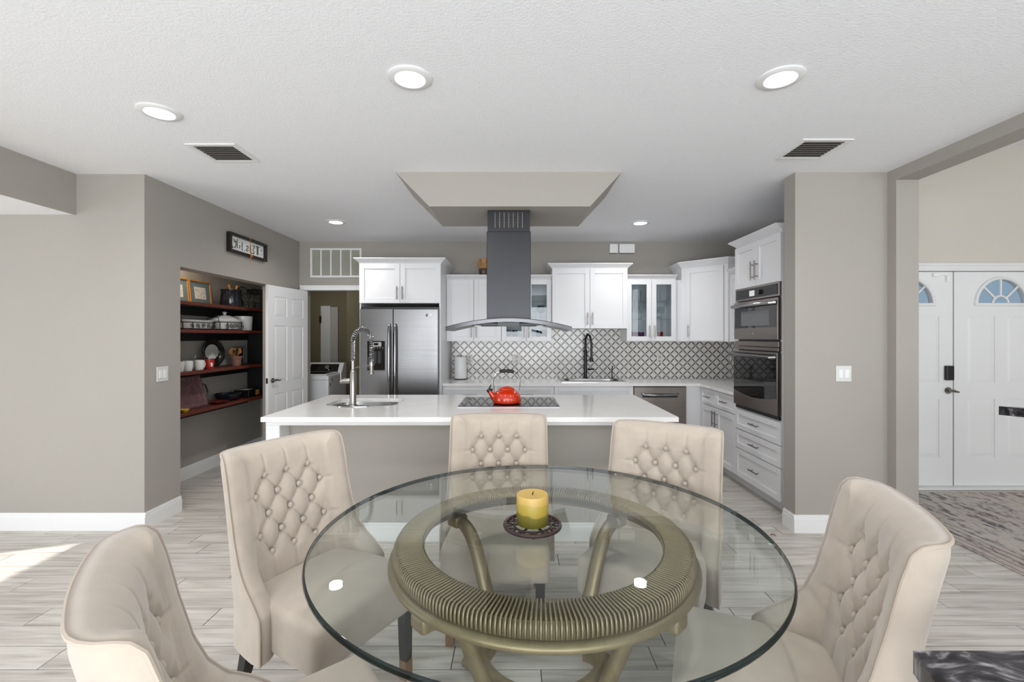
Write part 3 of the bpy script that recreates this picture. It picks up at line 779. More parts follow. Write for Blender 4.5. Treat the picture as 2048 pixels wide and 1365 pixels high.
# worktop (L shape, with sink cut-out)
wt_ = MB(); hole_plate(wt_, -.843, XR - .001, 5.28, YB - .012, .60, 1.28, 5.44, 5.80, .888, CT); wt_.box(2.14, XR - .012, 4.472, 5.2795, .888, CT)
tag(wt_.build('worktop', 'quartz'), 'white quartz L-shaped worktop below the patterned backsplash', 'countertop')
# wall-side sink and its faucet
sk = thing('sink', 'stainless drop-in sink under the patterned backsplash', 'sink', (.94, 5.62, CT))
m = MB(); I = hole_plate(m, .555, 1.325, 5.40, 5.87, .615, 1.265, 5.455, 5.785, CT + .0005, CT + .009); m.build('rim', 'sink_steel', sk)
m = MB(); m.rings([[(x, y, CT + .003) for x, y in I], [(.94 + (x - .94) * .97, 5.62 + (y - 5.62) * .95, CT - .17) for x, y in I]], cap=False)
m.add([(.94 + (x - .94) * .97, 5.62 + (y - 5.62) * .95, CT - .17) for x, y in I], [tuple(range(len(I)))]); m.build('basin', 'sink_steel', sk, smooth=True)
fa = thing('faucet', 'tall dark steel faucet against the patterned backsplash', 'faucet', (.905, 5.84, CT))
m = MB(); m.lathe([(.03, .009), (.03, .02), (.021, .025), (.021, .36), (.014, .38), (.014, .44)], (.905, 5.84, CT), 16); m.build('body', 'steel_dark', fa, smooth=True)
m = MB(); m.tube([(.905, 5.84, CT + .42), (.905, 5.835, CT + .52), (.925, 5.80, CT + .575), (.95, 5.76, CT + .55), (.965, 5.745, CT + .45), (.965, 5.745, CT + .27)], [.014] * 6, 10)
m.lathe([(.017, 0), (.026, -.03), (.026, -.055), (.0, -.056)], (.965, 5.745, CT + .28), 14); m.build('spout', 'steel_dark', fa, smooth=True)
MB().tube([(.94, 5.83, CT + .12), (.98, 5.80, CT + .13), (1.01, 5.79, CT + .13)], [.011, .008, .006], 8).build('lever', 'steel_dark', fa, smooth=True)
m = MB(); m.lathe([(.016, .009), (.016, .014), (.007, .018), (.007, .14)], (1.245, 5.84, CT), 12); m.tube([(1.245, 5.84, CT + .13), (1.245, 5.82, CT + .165), (1.245, 5.79, CT + .16)], .006, 8)
tag(m.build('soap_dispenser', 'steel_dark', smooth=True), 'slim soap pump at the end of the drop-in sink', 'soap dispenser')
# dishwasher
f = BACK(1.380, 5.31); dw = thing('dishwasher', 'stainless dishwasher below the white worktop', 'dishwasher', (1.686, 5.6, 0))
MB().box(.004, .608, -.56, 0, .10, .884, f).build('body', 'steel_dark', dw)
MB().box(.004, .608, 0, .022, .115, .878, f, .004).build('door', 'steel_warm', dw)
m = MB(); m.box(.10, .51, .022, .024, .755, .80, f); m.build('handle_recess', 'black_plastic', dw)
m = MB(); m.tube([f.P(.095, .024, .80), f.P(.11, .045, .79), f.P(.30, .052, .785), f.P(.50, .045, .79), f.P(.515, .024, .80)], .013, 10); m.build('handle', 'chrome', dw, smooth=True)
MB().box(.004, .608, -.50, -.06, 0, .10, f).build('toe_kick', 'black_plastic', dw)

# ------------------------------------------------------------------ refrigerator
rf = thing('refrigerator', 'stainless side-by-side refrigerator with water dispenser', 'refrigerator', (-1.31, 5.5, 0))
f = BACK(-1.753, 5.20); wf = .884
MB().box(0, wf, -.70, 0, .03, 1.775, f).build('body', 'steel_dark', rf)
MB().box(.05, wf - .05, -.6, -.05, 0, .03, f).build('base', 'black_plastic', rf)
MB().box(0, wf, .0, .03, 1.778, 1.80, f).build('hinge_cover', 'black_plastic', rf)
sp = .375
dl = MB()
# freezer door with dispenser recess
du0, du1, dz0, dz1 = .085, .285, 1.085, 1.415
for (a, b, c, d) in ((.003, du0, .06, 1.775), (du1, sp - .003, .06, 1.775), (du0, du1, .06, dz0), (du0, du1, dz1, 1.775)): dl.box(a, b, .004, .062, c, d, f)
dl = dl.build('door', 'steel', rf)
m = MB(); m.box(du0, du1, .004, .012, dz0, dz1, f); m.box(du0, du0 + .006, .012, .06, dz0, dz1, f); m.box(du1 - .006, du1, .012, .06, dz0, dz1, f); m.box(du0, du1, .012, .06, dz0, dz0 + .012, f); m.box(du0, du1, .012, .0635, 1.325, dz1, f)
disp = m.build('dispenser', 'black_glass', dl)
MB().box(.125, .245, .0635, .0655, 1.352, 1.402, f).build('display_panel', 'switch_grey', disp); MB().box(.16, .21, .0655, .0662, 1.366, 1.392, f).build('screen', 'black_glass', disp)
m = MB(); m.box(.15, .175, .018, .04, 1.16, 1.30, f); m.box(.20, .225, .018, .04, 1.16, 1.30, f); m.build('paddle', 'black_plastic', disp)
m = MB()
for q in (.11, .14, .17, .20, .23, .26): m.cyl(f.P(q, .063, 1.338), f.P(q, .066, 1.338), .007, 10)
m.build('button_row', 'grey_plastic', disp, kind='stuff')
MB().box(du0 - .006, du1 + .012, .062, .068, dz0 - .014, dz0 - .002, f).build('drip_tray', 'chrome', disp)
dr = MB().box(sp + .003, wf, .004, .062, .06, 1.775, f, .004).build('door', 'steel', rf)
for u, dd in ((sp - .035, dl), (sp + .035, dr)):
    m = MB(); m.tube([f.P(u, .062, 1.60), f.P(u, .095, 1.575), f.P(u, .112, 1.50), f.P(u, .118, 1.10), f.P(u, .112, .70), f.P(u, .095, .63), f.P(u, .062, .60)], .014, 12); m.build('handle', 'chrome', dd, smooth=True)
m = MB(); m.lathe([(.016, 0), (.016, .002), (.012, .003), (.012, .0), ], (0, 0, 0), 24)
m.v = [f.P(.760 + p[0], .062 + p[2], 1.705 + p[1]) for p in m.v]
m2 = MB()
for pts in ([(-.004, .004), (-.007, 0), (-.004, -.004), (-.001, -.002), (-.004, 0)], [(.002, -.005), (.002, .006), (.006, .003), (.004, 0)]): m2.tube([f.P(.760 + a_, .064, 1.705 + b_) for a_, b_ in pts], .0016, 6)
em = m.build('emblem', 'chrome', dr, smooth=True); m2.build('monogram', 'switch_white', em)
m = MB(); m.cyl(f.P(.805, .062, 1.71), f.P(.805, .066, 1.71), .014, 20); m.build('badge', 'switch_white', dr, smooth=True)

# ------------------------------------------------------------------ wall ovens
f = RIGHT(XT, YT0); u0, u1 = .037, wt - .037
om = thing('built_in_oven', 'steel built-in microwave above the large wall oven', 'oven', (2.45, 4.08, 1.425))
MB().box(u0, u1, -.50, 0, 1.378, 1.910, f).build('body', 'steel_dark', om)
MB().box(u0 - .022, u1 + .022, .001, .022, 1.80, 1.925, f, .003).build('control_panel_frame', 'steel_warm', om)
cp = MB().box(u0 + .004, u1 - .004, .022, .026, 1.818, 1.905, f).build('control_panel', 'black_plastic', om)
MB().box(u0 + .25, u0 + .34, .026, .0265, 1.835, 1.885, f).build('display', 'display', cp)
m = MB(); m.cyl(f.P(u0 + .43, .026, 1.862), f.P(u0 + .43, .046, 1.862), .022, 18); m.build('dial', 'black_plastic', cp, smooth=True)
dm = MB().box(u0 - .022, u1 + .022, .001, .035, 1.44, 1.792, f, .004).build('door', 'steel_warm', om)
MB().box(u0, u1, .035, .037, 1.545, 1.765, f).build('dark_glass', 'black_glass', dm)
MB().box(u0 + .12, u1 - .10, .037, .0375, 1.565, 1.70, f).build('window', 'grey_plastic', dm)
m = MB(); m.tube([f.P(u0 + .01, .037, 1.75), f.P(u0 + .02, .075, 1.75), f.P(u1 - .02, .075, 1.75), f.P(u1 - .01, .037, 1.75)], .017, 10); m.build('handle', 'chrome', dm, smooth=True)
m = MB(); m.cyl(f.P(u0 + .34, .035, 1.495), f.P(u0 + .34, .038, 1.495), .014, 16); m.build('emblem', 'chrome', dm, smooth=True)
MB().box(u0 - .022, u1 + .022, .001, .028, 1.378, 1.425, f, .003).build('lower_trim', 'steel_warm', om)
ov = thing('built_in_oven', 'large steel wall oven with dark glass door above the drawers', 'oven', (2.45, 4.08, .775))
MB().box(u0, u1, -.56, 0, .776, 1.374, f).build('body', 'steel_dark', ov)
do = MB().box(u0 - .022, u1 + .022, .001, .04, .815, 1.335, f, .004).build('door', 'steel_warm', ov)
MB().box(u0 - .022, u1 + .022, .001, .03, 1.345, 1.374, f, .003).build('upper_trim', 'steel_warm', ov)
m = MB(); gz = [(u0 - .012, 1.318), (u1 + .012, 1.318)]
bot = [(u1 + .012 - (u1 - u0 + .024) * i / 12, .955 - .035 * math.sin(PI * i / 12)) for i in range(13)]
m.face_prism(gz + bot, .040, .043, f); m.build('dark_glass', 'black_glass', do)
m = MB(); m.tube([f.P(u0 + .0, .043, 1.295), f.P(u0 + .012, .08, 1.295), f.P(u1 - .012, .08, 1.295), f.P(u1, .043, 1.295)], .016, 10); m.build('handle', 'steel', do, smooth=True)
MB().box(u0 - .015, u1 + .015, .001, .02, .780, .808, f).build('vent_trim', 'black_plastic', ov)

# ================================================================== ISLAND
il = thing('kitchen_island', 'grey panelled kitchen island with white posts and baseboard', 'island', (-.3, 3.7, 0))
IX0, IX1, IY0, IY1 = -1.715, 1.02, 3.27, 4.22
m = MB(); m.box(IX0 + .02, IX1 - .02, IY0, IY0 + .05, .0, .87); m.box(IX0 + .02, IX0 + .06, IY0 + .05, IY1, 0, .87); m.box(IX1 - .06, IX1 - .02, IY0 + .05, IY1, 0, .87); m.box(IX0 + .06, IX1 - .06, IY1 - .04, IY1, .0, .87)
m.build('panel', 'wall_paint', il)
MB().box(IX0, IX1, 3.13, IY0 + .02, .856, .887, c=.004).build('apron', 'trim_white', il)
for x0, x1 in ((IX0, IX0 + .095), (IX1 - .095, IX1)):
    MB().box(x0, x1, 3.13, IY0, 0, .856, c=.004).build('post', 'trim_white', il)
m = MB(); m.box(IX0 + .095, IX1 - .095, IY0 - .016, IY0, 0, .11, c=.003); m.box(IX0 + .095, IX1 - .095, IY0 - .010, IY0, .11, .132, c=.003); m.build('baseboard', 'trim_white', il)
it = MB(); I = hole_plate(it, -1.728, 1.112, 3.09, 4.27, -1.53, -.945, 3.585, 4.03, .888, CT, 4.5)
itop = tag(it.build('island_worktop', 'quartz'), 'white quartz slab on the kitchen island', 'countertop')
sk = thing('sink', 'oval-cornered undermount sink set in the island worktop', 'sink', (-1.24, 3.81, CT - .2))
m = MB(); cx, cy = -1.2375, 3.8075
m.rings([[(x, y, .8875) for x, y in I], [(cx + (x - cx) * .97, cy + (y - cy) * .96, .80) for x, y in I], [(cx + (x - cx) * .9, cy + (y - cy) * .88, .735) for x, y in I]], cap=False)
m.add([(cx + (x - cx) * .9, cy + (y - cy) * .88, .735) for x, y in I], [tuple(range(len(I)))])
m.build('basin', 'sink_steel', sk, smooth=True)
MB().lathe([(.0, .737), (.04, .737), (.045, .740), (.03, .742), (0, .741)], (cx, cy, 0), 20).build('drain', 'chrome', sk, smooth=True)
# spring faucet
bx, by = -1.262, 3.545
ft = thing('faucet', 'tall spring-coil kitchen faucet standing on the island', 'faucet', (bx, by, CT))
m = MB(); m.lathe([(0, .0005), (.125, .0005), (.125, .006), (.12, .009), (0, .009)], (bx, by, CT), 32, sy=.25); m.build('deck_plate', 'chrome', ft, smooth=True)
m = MB(); m.lathe([(.032, .009), (.032, .018), (.0245, .022), (.0245, .262), (.020, .272), (.020, .285), (.013, .29), (.013, .36)], (bx, by, CT), 24); m.build('body', 'nickel', ft, smooth=True)
dx, dy = .42, .907; reach = .205
def arc(t):                               # spout centre line, t 0..1
    z0 = CT + .36
    if t < .30: return (bx, by, z0 + (t / .30) * .14)
    if t < .80:
        q = (t - .30) / .50 * PI; r = reach / 2
        return (bx + dx * (r - r * math.cos(q)), by + dy * (r - r * math.cos(q)), z0 + .14 + r * 1.05 * math.sin(q))
    k = (t - .80) / .20
    return (bx + dx * reach, by + dy * reach, z0 + .14 - k * .16)
path = [Vector(arc(i / 80)) for i in range(81)]
MB().tube(path, .0085, 8).build('hose', 'black_plastic', ft, smooth=True)
coil = []; turns = 44; NP = turns * 10
for i in range(NP + 1):
    t = i / NP; p = Vector(arc(t)); q = Vector(arc(min(1, t + .004))) - Vector(arc(max(0, t - .004))); q.normalize()
    sd = Vector((-dy, dx, 0)); up = q.cross(sd).normalized(); a = 2 * PI * turns * t
    coil.append(p + (sd * math.cos(a) + up * math.sin(a)) * .0175)
MB().tube(coil, .0032, 5).build('spring', 'chrome', ft, smooth=True)
ex, ey, ez = bx + dx * reach, by + dy * reach, CT + .34
m = MB(); m.lathe([(.010, .02), (.014, .0), (.015, -.07), (.019, -.085), (.021, -.10), (.0, -.101)], (ex, ey, ez), 16); m.build('spray_head', 'nickel', ft, smooth=True)
m = MB(); m.tube([(bx, by, CT + .30), (bx + dx * .07, by + dy * .07, CT + .31), (ex, ey, CT + .315)], .0065, 8); m.lathe([(.019, -.012), (.022, -.012), (.022, .012), (.019, .012)], (ex, ey, CT + .318), 16); m.build('support_arm', 'nickel', ft, smooth=True)
m = MB(); m.cyl((bx - .02, by, CT + .20), (bx - .075, by, CT + .20), .021, 18); m.cyl((bx - .075, by, CT + .20), (bx - .082, by, CT + .20), .023, 18); m.cyl((bx - .082, by, CT + .195), (bx - .098, by, CT + .195), .012, 12); m.cyl((bx - .094, by, CT + .18), (bx - .094, by - .005, CT + .29), .0055, 10)
m.build('lever', 'nickel', ft, smooth=True)
# cooktop
ck = thing('cooktop', 'black glass cooktop set in the island', 'cooktop', (-.048, 3.79, CT))
MB().box(-.446, .350, 3.515, 4.06, CT + .0005, CT + .005, c=.001).build('steel_rim', 'chrome', ck)
MB().box(-.438, .342, 3.523, 4.052, CT + .005, CT + .0075, c=.001).build('glass_surface', 'black_glass', ck)
for (x, y, r) in ((-.28, 3.65, .08), (-.28, 3.90, .10), (.19, 3.65, .10), (.19, 3.90, .08), (-.05, 3.78, .12)):
    MB().lathe([(r, .0076), (r, .0079), (r - .003, .0079), (r - .003, .0076)], (x, y, CT), 40, cap=False).build('burner_ring', 'grey_plastic', ck)
# kettle
kx, ky, kz = -.067, 3.70, CT + .0082
kt = thing('kettle', 'glossy red tea kettle with black grip on the cooktop', 'kettle', (kx, ky, kz))
m = MB(); m.lathe([(0, 0), (.098, .0), (.112, .006), (.116, .022), (.114, .045), (.106, .070), (.092, .090), (.074, .104), (.060, .110)], (kx, ky, kz), 36); m.build('body', 'red_enamel', kt, smooth=True)
m = MB(); m.lathe([(.061, .108), (.064, .112), (.062, .118), (.050, .128), (.025, .135), (0, .137)], (kx, ky, kz), 32); m.build('lid', 'red_enamel', kt, smooth=True)
m = MB(); m.tube([(kx - .085, ky, kz + .030), (kx - .115, ky, kz + .062), (kx - .142, ky, kz + .098)], [.030, .024, .017], 14); m.build('spout', 'red_enamel', kt, smooth=True)
m = MB(); m.tube([(kx - .138, ky, kz + .094), (kx - .150, ky, kz + .110)], [.021, .019], 12); m.tube([(kx - .160, ky, kz + .098), (kx - .140, ky, kz + .118), (kx - .132, ky, kz + .14), (kx - .128, ky, kz + .148)], [.006, .007, .005, .004], 8); m.lathe([(0, -.012), (.012, 0), (0, .012)], (kx - .122, ky, kz + .108), 10); m.build('whistle', 'black_plastic', kt, smooth=True)
for sx in (-1, 1):
    m = MB(); m.tube([(kx + sx * .100, ky, kz + .085), (kx + sx * .108, ky, kz + .15), (kx + sx * .106, ky, kz + .20), (kx + sx * .085, ky, kz + .245), (kx + sx * .05, ky, kz + .256)], .003, 6); m.build('handle_wire', 'chrome', kt, smooth=True)
m = MB(); m.tube([(kx - .058, ky, kz + .252), (kx - .05, ky, kz + .257), (kx, ky, kz + .260), (kx + .045, ky, kz + .257), (kx + .058, ky, kz + .252)], [.011, .014, .013, .014, .010], 10); m.build('grip', 'black_plastic', kt, smooth=True)

# ------------------------------------------------------------------ range hood
hx0, hx1 = -.217, .121; hc = -.048
hd = thing('range_hood', 'stainless island range hood with square chimney and curved canopy', 'range hood', (hc, 3.66, 1.53))
m = MB(); m.box(hx0 + .006, hx1 - .006, 3.496, 3.814, 2.20, 2.4405); upc = m.build('upper_chimney', 'steel_dark', hd)
m = MB(); m.box(hx0, hx1, 3.49, 3.82, 1.575, 2.275, c=.003); m.build('chimney', 'steel_dark', hd)
m = MB(); fh = BACK(hc, 3.496)
m.box(-.105, .105, 0, .0015, 2.305, 2.420, fh); gv = m.build('vent_grille', 'dark_void', upc)
m = MB()
for i in range(7): m.box(-.105 + i * .035 - .003, -.105 + i * .035 + .003, .0015, .004, 2.303, 2.422, fh)
for i in range(12): m.box(-.105, .105, .0015, .003, 2.308 + i * .0098, 2.310 + i * .0098, fh)
m.build('louvres', 'steel', gv, kind='stuff')
cv = MB(); n = 28; top = []; 
prof = []
for i in range(n + 1):
    q = -1 + 2 * i / n; x = hc + q * .478; zt = 1.608 - .066 * abs(q) ** 1.9; prof.append((x, zt))
rings_ = []
for (x, zt) in prof:
    q = (x - hc) / .478; y0 = 3.375 + .05 * q * q; y1 = 3.93
    rings_.append([(x, y0, zt - .030), (x, y1, zt - .030), (x, y1, zt - .004), (x, y1 - .004, zt), (x, y0 + .004, zt), (x, y0, zt - .004)])
cv.rings(rings_); cv.build('canopy', 'hood_steel', hd, smooth=True, angle=30)
m = MB(); m.box(hc - .30, hc + .30, 3.46, 3.86, 1.552, 1.572, c=.004); fl_ = m.build('filter_panel', 'steel_dark', hd)
for sx in (-1, 1): MB().cyl((hc + sx * .24, 3.50, 1.553), (hc + sx * .24, 3.50, 1.546), .03, 18).build('lamp', 'switch_white', fl_)
MB().box(hc - .08, hc + .08, 3.378, 3.386, 1.545, 1.575).build('control_strip', 'black_plastic', hd)

# ================================================================== DINING TABLE
TX, TY, TZ = .102, 1.728, .750; TR = .826
tb = thing('dining_table', 'round glass dining table on a fluted bronze ring base', 'table', (TX, TY, 0))
m = MB(); m.lathe([(TR - .008, .732), (TR - .008, .750)], (TX, TY, 0), 128); gt = m.build('glass_top', 'table_glass', tb)
m = MB(); m.rings([[(TX + r * math.cos(2 * PI * j / 128), TY + r * math.sin(2 * PI * j / 128), z) for j in range(128)] for r, z in [(TR - .008, .7503), (TR - .004, .7490), (TR - .001, .745), (TR, .741), (TR - .001, .737), (TR - .004, .733), (TR - .008, .7317)]], cap=False)
m.build('polished_edge', 'edge_glass', gt, smooth=True, angle=80)
m = MB(); m.rings([[(TX + r * math.cos(2 * PI * j / 96), TY + r * math.sin(2 * PI * j / 96), z) for j in range(96)] for r, z in [(.447, .722), (.530, .722), (.540, .70), (.540, .676), (.505, .660), (.455, .690), (.440, .704)]], close=True)
ring = m.build('ring', 'bronze_gap_shade', tb, smooth=True, angle=35)
m = MB(); m.rings([[(TX + r * math.cos(2 * PI * j / 96), TY + r * math.sin(2 * PI * j / 96), z) for j in range(96)] for r, z in [(.500, .676), (.552, .677), (.562, .671), (.565, .662), (.560, .652), (.552, .648), (.505, .650)]], close=True)
m.build('flange', 'bronze', tb, smooth=True, angle=50)
NR = 250; rm = MB(); wr_ = .0042
pr = [(.441, .712), (.443, .7285), (.449, .7305), (.525, .7305), (.538, .727), (.5455, .716), (.5475, .70), (.5465, .682), (.540, .678)]
rr = []
for r, z in pr:
    k = r / .54; ww = wr_ * k
    rr.append([(r, -ww, z - .006), (r, -ww * .55, z), (r, ww * .55, z), (r, ww, z - .006)] if z > .72 and .445 < r < .53 else [(r - .004, -ww, z), (r, -ww * .55, z), (r, ww * .55, z), (r - .004, ww, z)])
rm.rings(rr, cap=False)
rme = bpy.data.meshes.new('rib'); rme.from_pydata(rm.v, [], rm.f); rme.materials.append(MATS['bronze_rib'])
for p in rme.polygons: p.use_smooth = True
for i in range(NR):
    o = bpy.data.objects.new('rib', rme); COL.objects.link(o); o.parent = ring; o.rotation_euler = (0, 0, 2 * PI * i / NR)
lp = [(.530, .630), (.485, .624), (.440, .603), (.400, .560), (.362, .485), (.328, .400), (.296, .32), (.272, .25), (.285, .16), (.330, .085), (.390, .036), (.44, .022)]
def catmull(pts, k=4):
    out = []
    for i in range(len(pts) - 1):
        p0, p1, p2, p3 = (Vector(pts[max(0, i - 1)]), Vector(pts[i]), Vector(pts[i + 1]), Vector(pts[min(len(pts) - 1, i + 2)]))
        for j in range(k):
            t = j / k; out.append(.5 * ((2 * p1) + (p2 - p0) * t + (2 * p0 - 5 * p1 + 4 * p2 - p3) * t * t + (3 * p1 - p0 - 3 * p2 + p3) * t ** 3))
    out.append(Vector(pts[-1])); return out
LP = catmull(lp)
for q in (45, 135, 225, 315):
    a = math.radians(q); ca, sa = math.cos(a), math.sin(a)
    m = MB(); N_ = len(LP)
    m.tube([(TX + p[0] * ca, TY + p[0] * sa, p[1]) for p in LP], [(.030 + .012 * abs(i / N_ - .1) * (1 if i / N_ > .7 else .5), .026) for i in range(N_)], 14, flat=(-sa, ca, 0))
    m.v = [(x, y, max(0.001, z)) for x, y, z in m.v]
    m.build('leg', 'bronze', tb, smooth=True)
    m = rbox(-.040, .034, -.036, .036, .600, .654, .014, 3)
    m.v = [(TX + (x + .522) * ca - y * sa, TY + (x + .522) * sa + y * ca, z) for x, y, z in m.v]
    m.build('bracket', 'bronze', tb, smooth=True)
m = MB(); m.rings([[(TX + r * math.cos(2 * PI * j / 72), TY + r * math.sin(2 * PI * j / 72), z) for j in range(72)] for r, z in [(.212, .300), (.236, .306), (.242, .28), (.240, .25), (.232, .226), (.210, .232), (.206, .265)]], close=True)
m.build('hoop', 'bronze', tb, smooth=True, angle=50)
# candle and trivet
cx, cy = (1063 - 1030) / 910 * 1.73 + .005, 1.765
cx, cy = .066, 1.72
tv = thing('trivet', 'round dark openwork iron trivet on the glass table', 'trivet', (cx, cy, TZ))
m = MB(); 
for r, rad in ((.104, .0075), (.070, .004)): m.tube([(cx + r * math.cos(2 * PI * j / 48), cy + r * math.sin(2 * PI * j / 48), TZ + .010) for j in range(48)], rad, 8, closed=True)
m.build('rim', 'trivet', tv, smooth=True)
m = MB()
for k_ in range(12):
    a = 2 * PI * k_ / 12
    m.tube([(cx + (.090 + .014 * math.cos(t)) * math.cos(a + .14 * math.sin(t)), cy + (.090 + .014 * math.cos(t)) * math.sin(a + .14 * math.sin(t)), TZ + .010) for t in [2 * PI * i / 12 for i in range(12)]], .0042, 6, closed=True)
for k_ in range(6):
    a = 2 * PI * k_ / 6; m.cyl((cx, cy, TZ + .010), (cx + .075 * math.cos(a), cy + .075 * math.sin(a), TZ + .010), .0042, 6)
m.build('scrollwork', 'trivet', tv, smooth=True)
for k_ in range(3):
    a = 2 * PI * k_ / 3 - PI / 2; MB().cyl((cx + .10 * math.cos(a), cy + .10 * math.sin(a), TZ + .001), (cx + .10 * math.cos(a), cy + .10 * math.sin(a), TZ + .010), .006, 8).build('foot', 'trivet', tv)
cdl = thing('candle', 'thick yellow and olive layered pillar candle on the trivet', 'candle', (cx, cy, TZ + .0165))
z = TZ + .0165
m = MB(); m.lathe([(0, 0), (.0585, 0), (.0600, .004), (.0600, .104), (.057, .110), (.048, .109), (.030, .106), (0, .105)], (cx, cy, z), 40); m.build('wax', 'candle_wax', cdl, smooth=True, angle=60)
MB().tube([(cx, cy, z + .105), (cx + .001, cy, z + .112), (cx + .004, cy, z + .118)], .0018, 6).build('wick', 'wick', cdl)

# ================================================================== CHAIRS
def make_chair():
    T, RB = .072, .050
    ds = .002; th = []; path = [(0.0, -.262)]; N_ = 270
    def theta(s):
        if s < .19: return math.radians(7 * s / .19)
        if s < .33:
            k = (s - .19) / .14; k = k * k * (3 - 2 * k); return math.radians(7 + 71 * k)
        return math.radians(min(90, 78 + 60 * (s - .33)))
    x, y = 0.0, -.262
    for i in range(N_):
        a = theta(i * ds); x += ds * math.cos(a) * .865; y += ds * math.sin(a); path.append((x, y))
    def plan(s):
        k = min(abs(s) / ds, N_ - 1.001); i = int(k); fr = k - i
        px = path[i][0] * (1 - fr) + path[i + 1][0] * fr; py = path[i][1] * (1 - fr) + path[i + 1][1] * fr; a = theta(abs(s))
        sg = 1 if s >= 0 else -1
        return px * sg, py, Vector((-math.sin(a) * sg, math.cos(a), 0))        # normal towards the sitter
    tab = [(.29, .485), (.40, .485), (.455, .48), (.50, .44), (.545, .385), (.60, .350), (.68, .330), (.80, .322), (.92, .322), (.975, .318), (.995, .306), (1.004, .290)]
    def smax(z):
        for (z0, s0), (z1, s1) in zip(tab, tab[1:]):
            if z <= z1: return s0 + (s1 - s0) * max(0, (z - z0)) / (z1 - z0)
        return tab[-1][1]
    ZT, ZB = 1.004, .29
    def ctr(s, z):
        px, py, n = plan(s); lean = max(0, z - .44)
        return Vector((px * (1 - .0 * lean), py - .13 * lean - .10 * lean * lean, z)), n
    dp, dz, z0 = .122, .156, .885
    def sm(a, b, x_):
        t = max(0, min(1, (x_ - a) / (b - a))); return t * t * (3 - 2 * t)
    btn = []
    for k in range(5):
        zz = z0 - k * dz / 2
        for s_ in ((-dp, 0, dp) if k % 2 == 0 else (-1.5 * dp, -.5 * dp, .5 * dp, 1.5 * dp)): btn.append((s_, zz))
    def tuft(s, z):
        p, q = s / dp, (z0 - z) / dz; a, b = p + q, p - q
        bump = (abs(math.sin(PI * a)) * abs(math.sin(PI * b)) + 1e-4) ** .5
        mk = (1 - sm(1.45, 1.62, abs(p) + .0)) * sm(z0 + .004, z0 - .012, z) * sm(z0 - 2.06 * dz, z0 - 1.95 * dz, z)
        # corners of the lattice: the outer triangles stay smooth
        e = -.021 * (1 - bump) * mk
        for (bs, bz) in btn:
            r2_ = ((s - bs) ** 2 + (z - bz) ** 2)
            if r2_ < .004: e -= .013 * math.exp(-r2_ / (2 * .0125 ** 2))
        if z > z0 - .005:
            for bs in (-dp, 0, dp): e -= .006 * math.exp(-((s - bs) / .0055) ** 2) * sm(ZT, ZT - .03, z)
        if abs(s) > 1.5 * dp:
            for k in (1, 3): e -= .005 * math.exp(-((z - (z0 - k * dz / 2)) / .0055) ** 2)
        if z < z0 - 2 * dz:
            for bs in (-dp, 0, dp): e -= .006 * math.exp(-((s - bs) / .0055) ** 2)
        return e
    NU, NV = 104, 96
    us = []
    for i in range(NU + 1):
        q = -1 + 2 * i / NU; us.append(math.copysign(1 - (1 - abs(q)) ** 1.35, q) * .55 + q * .45)
    vs_ = [];
    for j in range(NV + 1):
        q = j / NV; vs_.append(q * .5 + (1 - (1 - q) ** 1.5) * .5)
    vs = []; fs = []
    def idx(side, i, j): return side * (NU + 1) * (NV + 1) + i * (NV + 1) + j
    edge = {}
    for side in (0, 1):
        for i in range(NU + 1):
            for j in range(NV + 1):
                z = ZB + (ZT - ZB) * vs_[j]; s = us[i] * smax(z); c, n = ctr(s, z)
                d = min((1 - abs(us[i])) * smax(z), ZT - z)
                k = math.sqrt(max(0, 1 - (1 - min(1, d / RB)) ** 2))
                if side == 0: p = c + n * (-T / 2 + T * k + tuft(s, z) * sm(0, .05, d) + .010 * sm(0, .09, d))
                else: p = c - n * (T / 2 + .006 * sm(0, .05, d))
                vs.append(tuple(p))
    for side in (0, 1):
        for i in range(NU):
            for j in range(NV): fs.append((idx(side, i, j), idx(side, i + 1, j), idx(side, i + 1, j + 1), idx(side, i, j + 1)) if side == 1 else (idx(side, i, j), idx(side, i, j + 1), idx(side, i + 1, j + 1), idx(side, i + 1, j)))
    t = thing('dining_chair', '', 'chair', (0, 0, 0), 'tufted dining chairs around the glass table')
    me = bpy.data.meshes.new('backrest'); me.from_pydata(vs, [], fs)
    bm = bmesh.new(); bm.from_mesh(me); bmesh.ops.remove_doubles(bm, verts=bm.verts, dist=1e-5); bmesh.ops.recalc_face_normals(bm, faces=bm.faces); bm.to_mesh(me); bm.free()
    for p in me.polygons: p.use_smooth = True
    me.materials.append(MATS['fabric']); back = link('backrest', me, t)
    # piping along the rim
    rim = []
    for j in range(0, NV + 1, 2):
        z = ZB + (ZT - ZB) * vs_[j]; rim.append((-smax(z), z))
    for i in range(1, 30): rim.append((-smax(ZT) + 2 * smax(ZT) * i / 30, ZT))
    for j in range(NV, -1, -2):
        z = ZB + (ZT - ZB) * vs_[j]; rim.append((smax(z), z))
    pts = []
    for s, z in rim:
        c, n = ctr(s, z); pts.append(c - n * (T / 2) + Vector((0, 0, -.003 if z > 1.0 else 0)))
    MB().tube(pts, .0045, 6).build('piping', 'fabric_pipe', back, smooth=True)
    bme = MB().lathe([(0, .006), (.006, .0055), (.011, .002), (.0125, -.003), (.011, -.008)], (0, 0, 0), 14)
    m2 = bpy.data.meshes.new('button'); m2.from_pydata(bme.v, [], bme.f); m2.materials.append(MATS['fabric'])
    for p in m2.polygons: p.use_smooth = True
    for (s, z) in btn:
        c, n = ctr(s, z); o = bpy.data.objects.new('button', m2); COL.objects.link(o); o.parent = back
        nn = (n + Vector((0, 0, .25))).normalized()
        o.location = c + n * (T / 2 + .010 - .0125); o.rotation_euler = nn.to_track_quat('Z', 'Y').to_euler()
